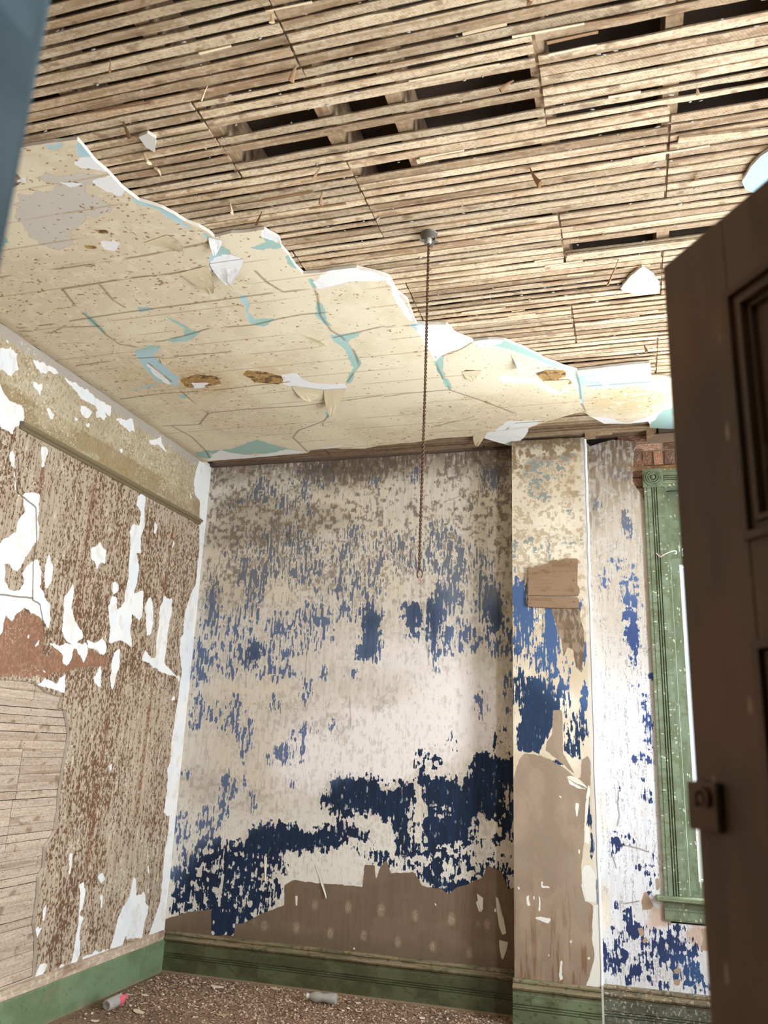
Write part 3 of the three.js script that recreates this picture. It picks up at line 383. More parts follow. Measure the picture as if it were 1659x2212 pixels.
// ---------------------------------------------------------------- wall_back
const backRect = [L, 0, -0.70, H];
const bw = {
  blue: new Guide(backRect).ells([[-2.666,3.357,.106,.085,.6],[-2.907,3.276,.09,.026,.55],[-2.449,3.246,.104,.067,.42],[-2.259,3.453,.154,.101,.4],[-1.757,3.391,.065,.05,.35],[-1.439,3.422,.063,.049,.4],[-.871,3.374,.09,.094,.6],[-2.317,3.306,.051,.042,.4],[-2.258,3.188,.034,.066,.4],[-2.396,2.998,.068,.098,.45],[-2.274,2.929,.05,.08,.5],[-1.899,2.965,.081,.127,.4],[-1.626,2.909,.071,.109,.4],[-1.273,2.958,.053,.107,.7],[-1.181,2.894,.045,.106,.6],[-1.106,2.862,.037,.091,.45],[-2.639,2.652,.086,.16,.55],[-2.548,2.777,.085,.096,.45],[-2.31,2.74,.084,.126,.5],[-2.144,2.721,.082,.11,.35],[-1.868,2.668,.08,.092,.4],[-1.715,2.788,.079,.093,.35],[-1.481,2.751,.069,.069,.48],[-1.178,2.699,.104,.09,.6],[-2.75,2.734,.069,.097,.45],[-2.851,2.882,.106,.066,.3],[-.987,2.739,.088,.119,.3],[-3.004,2.499,.063,.192,.65],[-2.664,2.542,.062,.237,.6],[-2.204,2.398,.097,.084,.6],[-2.073,2.352,.064,.076,.6],[-1.903,2.426,.087,.06,.45],[-1.743,2.35,.07,.134,.9],[-1.749,2.145,.085,.073,.95],[-1.433,2.407,.068,.074,.95],[-1.437,2.305,.033,.087,1],[-1.283,2.363,.048,.159,1],[-1.294,2.205,.027,.086,.95],[-1.19,2.537,.089,.147,.75],[-1.141,2.248,.145,.1,.55],[-1.04,2.219,.101,.064,.6],[-.899,2.489,.086,.144,.85],[-.856,2.36,.054,.099,.9],[-.842,2.192,.07,.084,.65],[-.758,2.192,.028,.098,.8],[-2.626,2.126,.067,.091,.85],[-2.774,2.095,.135,.122,.6],[-3.043,2.062,.103,.154,.52],[-2.487,2.247,.057,.061,.55],[-2.434,1.993,.146,.059,.55],[-2.083,1.997,.019,.059,.6],[-1.849,1.986,.038,.043,.5],[-3.037,1.701,.068,.119,.5],[-2.868,1.69,.067,.088,.42],[-2.749,1.664,.074,.146,.55],[-2.621,1.524,.033,.143,.62],[-2.416,1.774,.065,.072,.3],[-2.199,1.851,.04,.101,.4],[-2.257,1.564,.047,.042,.5],[-2.326,1.436,.055,.056,.7],[-2.203,1.454,.024,.056,.6],[-.952,1.793,.031,.081,.65],[-.855,1.584,.03,.052,.65],[-2.136,1.61,.062,.042,.36],[-1.967,1.615,.031,.07,.36],[-.773,1.851,.017,.161,.7],[-2.849,2.34,.189,.11,.4],[-2.495,2.142,.197,.105,.42],[-2.226,2.247,.194,.09,.36],[-1.499,2.843,.248,.123,.34],[-2.471,2.871,.306,.178,.34],[-1.881,2.607,.254,.107,.34],[-2.429,2.339,.099,.092,.42],[-2.001,2.764,.065,.156,.36],[-1.269,2.063,.014,.057,.5]]).polys([[[-1.525,2.452],[-1.39,2.48],[-1.409,2.363],[-1.442,2.211],[-1.476,2.335]],
[[-1.345,2.48],[-1.226,2.493],[-1.252,2.334],[-1.272,2.219],[-1.296,2.112],[-1.314,2.247]],
[[-1.77,2.425],[-1.677,2.424],[-1.656,2.291],[-1.682,2.189],[-1.708,2.073],[-1.77,2.087],[-1.828,2.174],[-1.737,2.211]],
[[-.942,2.519],[-.813,2.517],[-.813,2.332],[-.863,2.269],[-.898,2.361]],
[[-3.046,2.563],[-2.983,2.546],[-2.948,2.294],[-2.98,2.31],[-3.017,2.451]],
[[-2.676,2.217],[-2.567,2.209],[-2.582,2.096],[-2.626,2.036],[-2.665,2.095]]], 0.97).polys([[[-1.966,1.31],[-1.847,1.302],[-1.646,1.311],[-1.581,1.217],[-1.553,1.273],[-1.388,1.295],[-1.377,1.434],[-1.348,1.506],[-1.323,1.395],[-1.306,1.313],[-1.196,1.332],[-1.05,1.311],[-1.008,1.408],[-.98,1.505],[-.907,1.481],[-.709,1.475],[-.711,1.142],[-.795,.994],[-.836,1.109],[-.977,1.088],[-1.004,.981],[-1.188,.916],[-1.318,.908],[-1.404,.849],[-1.52,.788],[-1.528,1.028],[-1.635,1.063],[-1.789,1.081],[-1.896,1.047],[-2.007,1.083],[-2.051,1.151]],
[[-2.622,.877],[-2.449,.973],[-2.255,.978],[-2.093,.939],[-1.939,.99],[-1.896,1.047],[-1.83,.983],[-1.661,.959],[-1.658,.899],[-1.811,.916],[-1.932,.867],[-2.085,.829],[-2.304,.787],[-2.595,.767]]], 0.88).polys([[[-3.046,.736],[-2.856,.862],[-2.684,.831],[-2.6,.822],[-2.305,.801],[-2.237,.737],[-2.291,.624],[-2.279,.464],[-2.368,.39],[-2.466,.421],[-2.612,.262],[-2.773,.247],[-2.787,.38],[-2.932,.34],[-3.087,.368],[-3.071,.508],[-3.118,.617]]], 0.68).polys([[[-1.809,.875],[-1.536,.84],[-1.333,.907],[-1.018,.98],[-.822,.992],[-.711,1.142],[-.714,.671],[-.823,.687],[-.919,.755],[-1.07,.591],[-1.155,.635],[-1.312,.674],[-1.401,.745],[-1.534,.761],[-1.73,.813]]], 0.46).polys([[[-1.329,.776],[-1.185,.709],[-1.044,.72],[-1.07,.591],[-1.155,.635],[-1.326,.666]],
[[-2.782,.408],[-2.614,.368],[-2.604,.269],[-2.765,.254]],
[[-2.591,.384],[-2.469,.461],[-2.477,.367],[-2.577,.325]],
[[-.823,.662],[-.728,.719],[-.728,.669],[-.809,.638]]], 0.95).ells([[-2.628,1.473,.043,.09,.65],[-2.305,1.426,.043,.052,.7],[-2.206,1.416,.013,.073,.6],[-2.738,1.202,.059,.088,.5],[-2.545,1.125,.037,.072,.65],[-2.658,1.25,.051,.044,.4],[-2.862,.919,.076,.115,.7],[-3.084,.906,.069,.116,.5],[-2.756,1.041,.042,.087,.5],[-2.257,1.225,.02,.043,.4],[-1.25,1.453,.03,.07,.6],[-1.141,1.555,.03,.056,.4],[-.807,1.608,.043,.041,.6],[-1.995,.89,.124,.068,.8],[-2.445,1.406,.014,.044,.6],[-3.075,1.275,.036,.038,.45]]).cut([[[-1.372,1.268],[-1.335,1.27],[-1.324,1.148],[-1.333,.907],[-1.365,.905],[-1.383,1.118]],
[[-1.421,1.17],[-1.384,1.172],[-1.377,.917],[-1.406,.902]],
[[-.991,1.074],[-.92,1.104],[-.906,.987],[-.933,.805],[-.961,.803],[-.948,.984]],
[[-1.258,1.138],[-1.135,1.145],[-1.148,1.104],[-1.25,1.105]],
[[-.808,1.203],[-.766,1.298],[-.766,1.179],[-.794,1.098]],
[[-.906,.935],[-.712,.961],[-.713,.884],[-.905,.871]],
[[-1.525,.921],[-1.495,.923],[-1.49,.777],[-1.519,.775]]]).done(0.022),
  navy: new Guide(backRect, 0.01).polys([[[-2.419,1.003],[-1.5,1.514],[-.707,1.666],[-.717,.329],[-3.087,.096],[-3.135,.475],[-2.9,.803],[-2.672,.874]]], 1).ells([[-1.743,2.35,.07,.134,.55],[-1.432,2.393,.068,.147,.6],[-1.283,2.363,.048,.203,.6],[-.856,2.36,.054,.099,.6],[-2.626,2.126,.067,.091,.5],[-1.749,2.131,.077,.058,.5]]).done(0.05),
  brown: new Guide(backRect).poly([[-3.212,.275],[-3.099,.326],[-2.969,.371],[-2.782,.408],[-2.765,.248],[-2.604,.262],[-2.593,.323],[-2.478,.374],[-2.402,.42],[-2.256,.473],[-2.266,.599],[-2.197,.631],[-2.072,.628],[-1.979,.628],[-1.842,.632],[-1.721,.629],[-1.712,.761],[-1.645,.766],[-1.634,.675],[-1.607,.756],[-1.565,.798],[-1.532,.722],[-1.386,.746],[-1.357,.715],[-1.326,.666],[-1.198,.657],[-1.155,.629],[-1.092,.684],[-1.043,.695],[-.933,.754],[-.905,.82],[-.823,.788],[-.782,.69],[-.714,.708],[-.718,.093],[-3.153,-.176]], 1).done(0.004),
  motif: new Guide(backRect, 0.003).ells([[-2.04,.497,.02,.029,.7],[-1.812,.503,.02,.032,.9],[-1.59,.503,.021,.031,1],[-1.365,.491,.019,.028,.9],[-1.132,.492,.02,.03,1],[-.911,.481,.016,.027,.8],[-2.387,.342,.021,.026,.8],[-2.161,.349,.019,.029,.8],[-1.924,.338,.018,.029,.9],[-1.7,.346,.018,.028,.8],[-1.474,.329,.019,.028,.8],[-1.247,.326,.018,.027,.9],[-1.019,.311,.017,.025,.6],[-.966,.476,.011,.017,.5],[-.823,.367,.011,.02,.5],[-2.46,.355,.011,.019,.4]]).done(0.004),
  pale: new Guide(backRect, 0.01).ells([[-1.681,1.624,.624,.165,.75],[-1.107,1.844,.368,.191,.7],[-1.749,1.485,.743,.082,.6],[-1.551,2.118,.526,.115,.55],[-2.388,1.818,.401,.087,.3]]).ells([[-1.807,1.431,.518,.143,1],[-2.336,1.193,.098,.086,.6],[-1.276,1.607,.525,.114,.8],[-2.122,1.375,.258,.145,.9]]).done(0.09),
  grey: new Guide(backRect, 0.01).ells([[-1.906,1.617,.091,.125,.35],[-1.643,1.791,.104,.056,.4],[-2.22,1.707,.393,.128,.3],[-1.049,3.103,.3,.139,.3],[-1.206,3.473,.465,.08,.5],[-2.321,3.125,.423,.131,.6],[-2.74,3.01,.438,.099,.7],[-1.354,3.163,.232,.079,.25],[-1.926,3.5,.432,.075,1],[-2.873,3.488,.235,.052,.6],[-2.796,3.228,.284,.119,.7],[-.826,3.449,.119,.142,.6],[-.77,2.763,.038,.883,.6],[-.929,2.946,.132,.091,.3],[-2.871,2.561,.261,.192,.35],[-2.089,2.611,.195,.093,.35]]).ells([[-2.943,1.192,.277,.148,.35],[-2.541,1.082,.199,.115,.3]]).done(0.04),  // the tall strip at the right edge is painted shade beside the breast
  chip: new Guide(backRect, 0.002).polys([[[-.857,.64],[-.839,.611],[-.809,.527],[-.793,.442],[-.816,.431],[-.836,.475],[-.85,.56]],
[[-.98,.599],[-.946,.639],[-.935,.565],[-.959,.544]],
[[-2.183,.539],[-2.165,.54],[-2.164,.48],[-2.174,.48]],
[[-1.242,.58],[-1.227,.563],[-1.238,.557]],
[[-1.763,.277],[-1.748,.259],[-1.766,.261]],
[[-.869,.558],[-.858,.584],[-.853,.554]]], 1).done(0.002),
  crack: new Guide(backRect, 0.002).lines([[[-2.241,2.459],[-2.209,2.188],[-2.21,1.894]],
[[-1.396,2.719],[-1.382,2.48],[-1.312,2.049]],
[[-1.663,2.649],[-1.75,2.515]],
[[-1.232,3.205],[-1.111,3.246],[-1.02,3.179],[-1.048,3.042]],
[[-2.699,2.186],[-2.662,1.886]],
[[-1.871,1.828],[-1.853,1.619]]], 0.004, 0.6).done(0.002),
};
const cream = [213, 206, 195], navyC = [16, 38, 68], midBlue = [48, 72, 120], slate = [80, 86, 98], bareBrown = [116, 97, 78];
const backBake = bake(backRect, 1385, 2048, (a, b, o) => {
  const wa = (fbm(a * 24, b * 24, 3) - 0.5) * 0.03, wb = (fbm(a * 24 + 50, b * 24 + 50, 3) - 0.5) * 0.05;
  const fine = fbm(a * 230, b * 110, 2), mid = fbm(a * 66, b * 32, 4), streak = fbm(a * 74, b * 9, 3), iso = fbm(a * 36 + 3, b * 34, 5), ver = fbm(a * 95 + 7, b * 17, 4), big = fbm(a * 2.4 + 11, b * 1.8, 3), tiny = fbm(a * 120, b * 120, 2);
  const up = ss(2.2, 3.0, b);
  o[0] = cream[0]; o[1] = cream[1]; o[2] = cream[2];
  mx(o, [196, 186, 166], ss(0.42, 0.65, streak) * 0.5 + up * 0.25); mx(o, [216, 202, 178], ss(0.5, 0.7, big) * 0.5);
  mx(o, [238, 232, 227], ss(0.12, 0.7, bw.pale.at(a + wa * 3, b + wb * 3)) * 0.92); mx(o, [228, 225, 214], ss(1.25, 0.85, b) * 0.7);
  const gr = bw.grey.at(a + wa * 1.5, b + wb * 1.5); mx(o, [168, 157, 138], ss(0.15, 0.7, gr) * 0.75);
  mx(o, [124, 110, 90], ss(0.5, 0.62, iso * 0.75 + fine * 0.25 + (gr - 0.35) * 0.16) * (0.1 + 0.5 * up + gr * 0.35));
  // soot and damp under the ceiling
  mx(o, [88, 72, 54], ss(3.36, 3.58, b + (big - 0.5) * 0.3 + wb) * 0.75 * ss(0.3, 0.6, mid * 0.6 + streak * 0.4 + 0.05));
  const dk = ss(0.59, 0.62, ver * 0.6 + iso * 0.4 + (big - 0.5) * 0.12); mx(o, [100, 96, 98], dk * 0.5 * (0.25 + up * 0.75));
  let cov = bw.blue.at(a + wa * 0.5, b + wb * 0.5);
  const nv = bw.navy.at(a, b), n = flat(iso * (0.4 + 0.2 * nv) + ver * (0.6 - 0.2 * nv)), bl = ss(-0.05, 0.06, cov * 1.06 - n);
  if (cov > 0.01) {
    const c = [midBlue[0], midBlue[1], midBlue[2]]; mx(c, slate, ss(2.2, 2.8, b) * 0.8 + ss(0.45, 0.6, ver) * 0.3); mx(c, [54, 68, 92], ss(0.55, 0.7, mid) * 0.4); mx(c, navyC, nv); mx(c, [14, 24, 42], nv * ss(0.45, 0.62, streak) * 0.6);
    mx(o, c, bl * (0.72 + 0.28 * nv));
  }
  const br = ss(0.45, 0.55, bw.brown.at(a + wa * 0.25, b + wb * 0.3) + (tiny - 0.5) * 0.1);
  if (br > 0) {
    const c = [bareBrown[0], bareBrown[1], bareBrown[2]]; mx(c, [102, 82, 63], ss(0.4, 0.7, streak) * 0.35); mx(c, [130, 110, 90], ss(0.5, 0.72, fbm(a * 5, b * 9, 3)) * 0.4); mx(c, [92, 76, 56], ss(0.38, 0.25, b) * 0.35);
    mx(c, [176, 156, 134], bw.motif.at(a, b) * (0.35 + 0.5 * ss(0.4, 0.6, fine))); mx(o, c, br);
  }
  mx(o, [226, 220, 206], ss(0.4, 0.6, bw.chip.at(a, b)));
  mx(o, [84, 76, 66], bw.crack.at(a + wa * 0.1, b) * 0.9);
  o[3] = 0.55 + bl * 0.18 * (1 - br) - br * 0.25 + (mid - 0.5) * 0.2 + (fine - 0.5) * 0.1;
});
const plasterBackMat = surf('distempered_plaster_blue', backBake, 0.0035);
{
  const g = structure('wall_back');
  const top = ragged([[L, H + 0.01], [-0.70, H + 0.01], [-0.70, 0], [L, 0]], 0.05, 0.003, 5).map(([a, b]) => [cl(a, L, -0.70), Math.max(0, b > 3.3 ? b - 0.012 : b)]);
  obj('plaster', prism(top, [], (a, b) => [a, b, BACK], [0, 0, 1], 0.02, backRect), [plasterBackMat, plasterEdge], g);
  obj('masonry', box(L - 0.3, 0.25, -0.1, H + 0.4, -5.9, BACK - 0.02), masonry, g);
  obj('masonry', box(1.19, R + 0.4, -0.1, H + 0.4, -5.9, -5.47), masonry, g);
  obj('masonry', box(0.25, 1.19, -0.1, 0.70, -5.9, -5.47), masonry, g);
  obj('masonry', box(0.25, 1.19, 3.22, H + 0.4, -5.9, -5.47), masonry, g);
}

// ---------------------------------------------------------------- chimney breast
const breastRect = [-0.72, 0, -0.23, H];
const kb = {
  blue: new Guide(breastRect, 0.002).ells([[-.496,3.351,.119,.081,.5],[-.551,3.239,.065,.08,.5],[-.509,3.158,.043,.046,.45],[-.344,3.423,.054,.029,.5],[-.583,3.31,.065,.046,.35],[-.361,3.139,.027,.034,.45],[-.343,3.038,.026,.045,.3],[-.684,2.796,.028,.055,.5],[-.483,2.812,.017,.076,.62],[-.588,2.848,.053,.033,.36],[-.327,2.839,.062,.033,.3],[-.557,2.803,.032,.033,.4],[-.676,2.471,.053,.128,.93],[-.635,2.333,.062,.116,.82],[-.668,2.177,.046,.093,.7],[-.491,2.353,.026,.063,.95],[-.483,2.239,.039,.114,.9],[-.474,2.137,.041,.112,.85],[-.476,2.332,.03,.084,.97],[-.468,2.218,.041,.103,.97],[-.68,1.912,.041,.091,.8],[-.467,1.995,.03,.061,.7],[-.546,2.106,.081,.092,.66],[-.596,2.156,.051,.082,.55],[-.64,1.833,.071,.11,.75],[-.569,1.844,.061,.119,.85],[-.49,1.796,.05,.148,.85],[-.4,1.867,.04,.109,.5],[-.283,1.85,.018,.078,.9],[-.28,2.127,.013,.091,.75],[-.376,2.036,.04,.051,.35],[-.285,1.782,.018,.117,.7],[-.706,2.775,.011,.099,.5],[-.286,2.434,.014,.042,.7],[-.69,1.932,.021,.121,.7]]).polys([[[-.651,1.762],[-.471,1.766],[-.483,1.649],[-.539,1.551],[-.554,1.491],[-.613,1.505],[-.673,1.513],[-.703,1.526],[-.692,1.643]]], 0.86).polys([[[-.412,1.758],[-.314,1.761],[-.31,1.559],[-.312,1.474],[-.389,1.495],[-.412,1.556]]], 0.5).ells([[-.276,1.263,.017,.055,.9],[-.272,1.154,.017,.054,.9],[-.258,1.011,.013,.08,.75],[-.283,1.656,.022,.105,.7],[-.233,.708,.011,.138,.6],[-.555,1.427,.022,.015,.7],[-.449,1.356,.039,.015,.5],[-.644,.381,.021,.017,.9],[-.524,.368,.015,.021,.9],[-.457,1.45,.059,.014,.6]]).done(0.006),
  brown: new Guide(breastRect, 0.002).polys([[[-.475,2.405],[-.297,2.403],[-.289,2.321],[-.271,2.259],[-.272,2.158],[-.293,1.992],[-.327,2.027],[-.344,2.137],[-.373,2.157],[-.405,2.086],[-.411,2.188],[-.434,2.239],[-.455,2.342]]]).polys([[[-.471,1.766],[-.417,1.768],[-.417,1.508],[-.344,1.38],[-.409,1.433],[-.466,1.478],[-.524,1.523],[-.514,1.571],[-.483,1.62]],
[[-.703,1.411],[-.683,1.459],[-.653,1.499],[-.544,1.486],[-.477,1.458],[-.391,1.405],[-.344,1.361],[-.315,1.372],[-.308,1.475],[-.274,1.495],[-.251,1.468],[-.261,1.337],[-.279,1.299],[-.291,1.226],[-.29,1.099],[-.306,1.008],[-.329,.865],[-.322,.787],[-.306,.693],[-.266,.671],[-.276,.492],[-.261,.41],[-.29,.325],[-.319,.24],[-.725,.196],[-.718,1.353]]]).done(0.003),
  white: new Guide(breastRect, 0.002).polys([[[-.396,1.377],[-.363,1.374],[-.316,1.334],[-.279,1.309],[-.326,1.308],[-.383,1.331]],
[[-.56,.773],[-.547,.774],[-.551,.747],[-.508,.748],[-.51,.739],[-.557,.738]],
[[-.646,.683],[-.632,.693],[-.623,.641],[-.642,.631]],
[[-.608,.694],[-.598,.695],[-.604,.634]],
[[-.575,.706],[-.566,.689],[-.568,.611],[-.578,.619]],
[[-.6,.573],[-.558,.586],[-.502,.582],[-.521,.555],[-.577,.562]],
[[-.337,.971],[-.328,.962],[-.332,.931],[-.341,.944]],
[[-.455,.366],[-.444,.367],[-.448,.292],[-.442,.276],[-.462,.262],[-.464,.282]],
[[-.408,.471],[-.389,.482],[-.394,.456]],
[[-.315,.388],[-.292,.399],[-.288,.383]],
[[-.528,.384],[-.514,.394],[-.524,.368]],
[[-.698,.74],[-.683,.732],[-.688,.706]],
[[-.461,1.267],[-.428,1.255],[-.433,1.245]],
[[-.352,1.227],[-.329,1.223],[-.34,1.141],[-.349,1.159]],
[[-.301,.885],[-.273,.887],[-.247,.836],[-.243,.69],[-.306,.685],[-.327,.761],[-.325,.848]],
[[-.273,1.346],[-.261,1.3],[-.29,1.099],[-.267,1.082],[-.274,.993],[-.306,1.008],[-.291,1.226]],
[[-.261,.671],[-.207,.676],[-.222,.25],[-.319,.24],[-.29,.317],[-.261,.41],[-.276,.492]]]).done(0.003),
  bead: new Guide(breastRect, 0.002).lines([[[-.234,3.542],[-.231,1.781],[-.228,.299]]], 0.05).done(0.003),
  soot: new Guide(breastRect, 0.006).ells([[-.493,3.526,.25,.094,1],[-.647,3.419,.088,.106,.8],[-.365,3.447,.107,.07,.6],[-.286,3.203,.063,.135,.5],[-.69,3.575,.067,.238,.5],[-.53,3.216,.097,.103,.35]]).done(0.04),
  cream: new Guide(breastRect, 0.006).ells([[-.682,1.643,.024,.137,1],[-.358,1.558,.049,.143,.8],[-.391,1.807,.089,.079,.8]]).ells([[-.312,2.239,.03,.102,.8],[-.428,2.986,.179,.122,.7],[-.484,2.768,.23,.066,1],[-.573,2.343,.062,.073,.8],[-.669,1.993,.082,.031,.9]]).done(0.03),
};
const breastBake = bake(breastRect, 512, 2048, (a, b, o) => {
  const wa = (fbm(a * 30, b * 30, 3) - 0.5) * 0.024, wb = (fbm(a * 30 + 50, b * 30 + 50, 3) - 0.5) * 0.04;
  const fine = fbm(a * 240, b * 120, 2), mid = fbm(a * 74, b * 36, 4), streak = fbm(a * 60, b * 5, 3), iso = fbm(a * 44 + 3, b * 40, 5), ver = fbm(a * 110 + 7, b * 15, 4), big = fbm(a * 3.4 + 11, b * 2.4, 3), tiny = fbm(a * 140, b * 140, 2);
  o[0] = 212; o[1] = 200; o[2] = 178; mx(o, [198, 182, 154], ss(0.4, 0.65, big)); mx(o, [230, 222, 202], ss(0.2, 0.8, kb.cream.at(a + wa, b + wb)) * 0.75);
  const so = kb.soot.at(a + wa * 2, b + wb * 2); mx(o, [110, 90, 66], ss(0.1, 0.8, so) * 0.85 * ss(0.32, 0.62, iso)); mx(o, [80, 62, 42], ss(3.46, 3.57, b + wb) * 0.6);
  mx(o, [150, 128, 98], ss(0.5, 0.66, iso) * 0.5 * ss(1.9, 2.4, b));
  const cov = kb.blue.at(a + wa * 0.4, b + wb * 0.5), n = flat(b > 2.62 ? iso * 0.98 + 0.01 : iso * 0.4 + ver * 0.6), bl = ss(-0.06, 0.06 + (b > 2.62 ? 0.3 : 0), cov * 1.1 - n + (b > 2.62 ? 0.08 : 0)), low = ss(2.05, 1.75, b + (a + 0.5) * 0.9);
  { const c = [62, 90, 134]; mx(c, [88, 106, 110], ss(2.6, 2.8, b)); mx(c, navyC, low * 0.95); mx(c, [24, 52, 84], low * ss(0.5, 0.65, mid) * 0.5); mx(o, c, bl * (b > 2.7 ? 0.6 : 0.95)); }
  const br = ss(0.42, 0.58, kb.brown.at(a + wa * 0.3, b + wb * 0.3) + (tiny - 0.5) * 0.16);
  { const c = [150, 132, 113]; mx(c, [132, 112, 92], ss(0.4, 0.65, big) * 0.4 + ss(0.6, 0.2, b) * 0.25); mx(c, [112, 80, 54], ss(0.55, 0.66, streak) * ss(0.9, 0.3, b) * 0.6); mx(c, [92, 74, 56], ss(1.75, 2.1, b) * 0.7 * ss(0.35, 0.6, mid)); mx(c, [172, 150, 126], ss(0.5, 0.72, fbm(a * 12, b * 6, 4)) * 0.4); mx(o, c, br); }
  const bd = ss(0.4, 0.6, kb.bead.at(a + wa * 0.25, b)); mx(o, [206, 208, 212], bd * 0.5);
  const w = ss(0.42, 0.58, kb.white.at(a + wa * 0.4, b + wb * 0.4) + (tiny - 0.5) * 0.2); mx(o, [222, 222, 212], w);
  
  o[3] = 0.55 + bl * 0.15 - br * 0.2 + (mid - 0.5) * 0.2;
});
{
  const g = structure('chimney_breast');
  const m = surf('chimney_plaster', breastBake, 0.0035);
  const top = [[-0.72, 0], [-0.23, 0], ...brokenLine([[-0.23, 3.56], [-0.72, 3.565]], 0.03, 0.004, 9)];
  obj('plaster', prism(top, [], (a, b) => [a, b, BREAST], [0, 0, 1], 0.2, breastRect), [m, m], g);
  const pts = []; for (let i = 0; i <= 60; i++) { const y = 0.26 + i * 0.0548; pts.push(new THREE.Vector3(-0.229 + (fbm(y * 9, 3, 2) - 0.5) * 0.008, y, BREAST - 0.006)); }
  obj('corner_bead', new THREE.TubeGeometry(new THREE.CatmullRomCurve3(pts), 90, 0.0105, 7), std({ name: 'white_filler', color: rgb(226, 228, 230) }), g);
}

// ---------------------------------------------------------------- recess with the window
const recRect = [-0.23, 0, 0.77, H];
const rb = {
  blue: new Guide(recRect, 0.003).ells([[.013,3.004,.019,.055,.8],[.03,2.926,.025,.055,.55],[-.168,3.112,.036,.04,.4],[-.24,2.62,.012,.108,.62],[.016,2.572,.046,.064,.5],[.026,2.467,.055,.063,.8],[.016,2.354,.047,.062,.85],[.021,2.241,.041,.102,.95],[.015,2.089,.03,.061,.7],[.017,1.931,.019,.016,.6],[-.23,2.449,.012,.084,.3],[.079,1.824,.023,.059,.5],[.125,1.986,.013,.012,.7],[-.005,3.307,.052,.041,.42],[-.144,2.607,.061,.064,.25],[-.039,2.712,.091,.043,.22],[-.075,2.821,.062,.033,.2]]).ells([[.088,1.708,.023,.058,.85],[.092,1.603,.019,.048,.85],[.045,1.489,.047,.032,.72],[.048,1.359,.013,.083,.55],[.086,1.278,.013,.037,.55],[-.103,1.314,.015,.021,.9],[-.129,1.012,.022,.05,.95],[-.161,1.019,.013,.018,.8],[-.103,1.204,.004,.083,.5],[.079,.964,.009,.036,.85],[-.068,1.034,.055,.027,.35],[.008,.888,.046,.021,.4],[.073,.841,.027,.044,.55],[.055,.736,.022,.044,.65],[-.142,.668,.013,.023,.7],[-.067,.622,.045,.035,.55],[-.043,.548,.051,.031,.95],[-.117,.49,.063,.051,.55],[-.166,.385,.072,.067,.72],[-.079,.327,.071,.05,.62],[.011,.369,.062,.059,.5],[.146,.465,.132,.092,.8],[.218,.366,.095,.066,.66],[.196,.578,.03,.017,.9],[.282,.291,.077,.028,.5],[.093,.271,.053,.02,.4],[-.219,.413,.018,.068,.6],[-.145,.948,.013,.027,.3]]).done(0.012),
  brown: new Guide(recRect, 0.003).polys([[[.02,.75],[.038,.751],[.074,.677],[.055,.659],[.006,.654],[.004,.697]],
[[-.025,.558],[.006,.561],[.014,.528],[-.009,.513]],
[[-.001,.493],[.018,.52],[.034,.496],[.007,.477]],
[[.158,.36],[.193,.379],[.205,.356],[.174,.337]],
[[.086,.824],[.109,.835],[.105,.774],[.087,.764]],
[[.155,.31],[.198,.315],[.188,.281],[.162,.279]],
[[.317,.581],[.369,.594],[.361,.47],[.31,.473],[.331,.532]]]).done(0.003),
  pink: new Guide(recRect, 0.006).ells([[.111,.629,.062,.051,1],[.306,.547,.069,.05,.9],[.166,.66,.053,.034,.8],[.047,.573,.036,.034,.6]]).done(0.02),
  yellow: new Guide(recRect, 0.006).ells([[-.209,.697,.024,.096,1],[-.202,1.189,.025,.148,.5],[-.205,.568,.037,.052,.6]]).done(0.02),
  crack: new Guide(recRect, 0.002).lines([[[-.099,1.305],[-.108,1.231],[-.102,1.158],[-.116,1.103]],
[[-.115,1.004],[.003,.985],[.057,.971]],
[[-.092,.68],[-.01,.7]],
[[-.154,.948],[-.13,.869]]], 0.004).done(0.002),
};
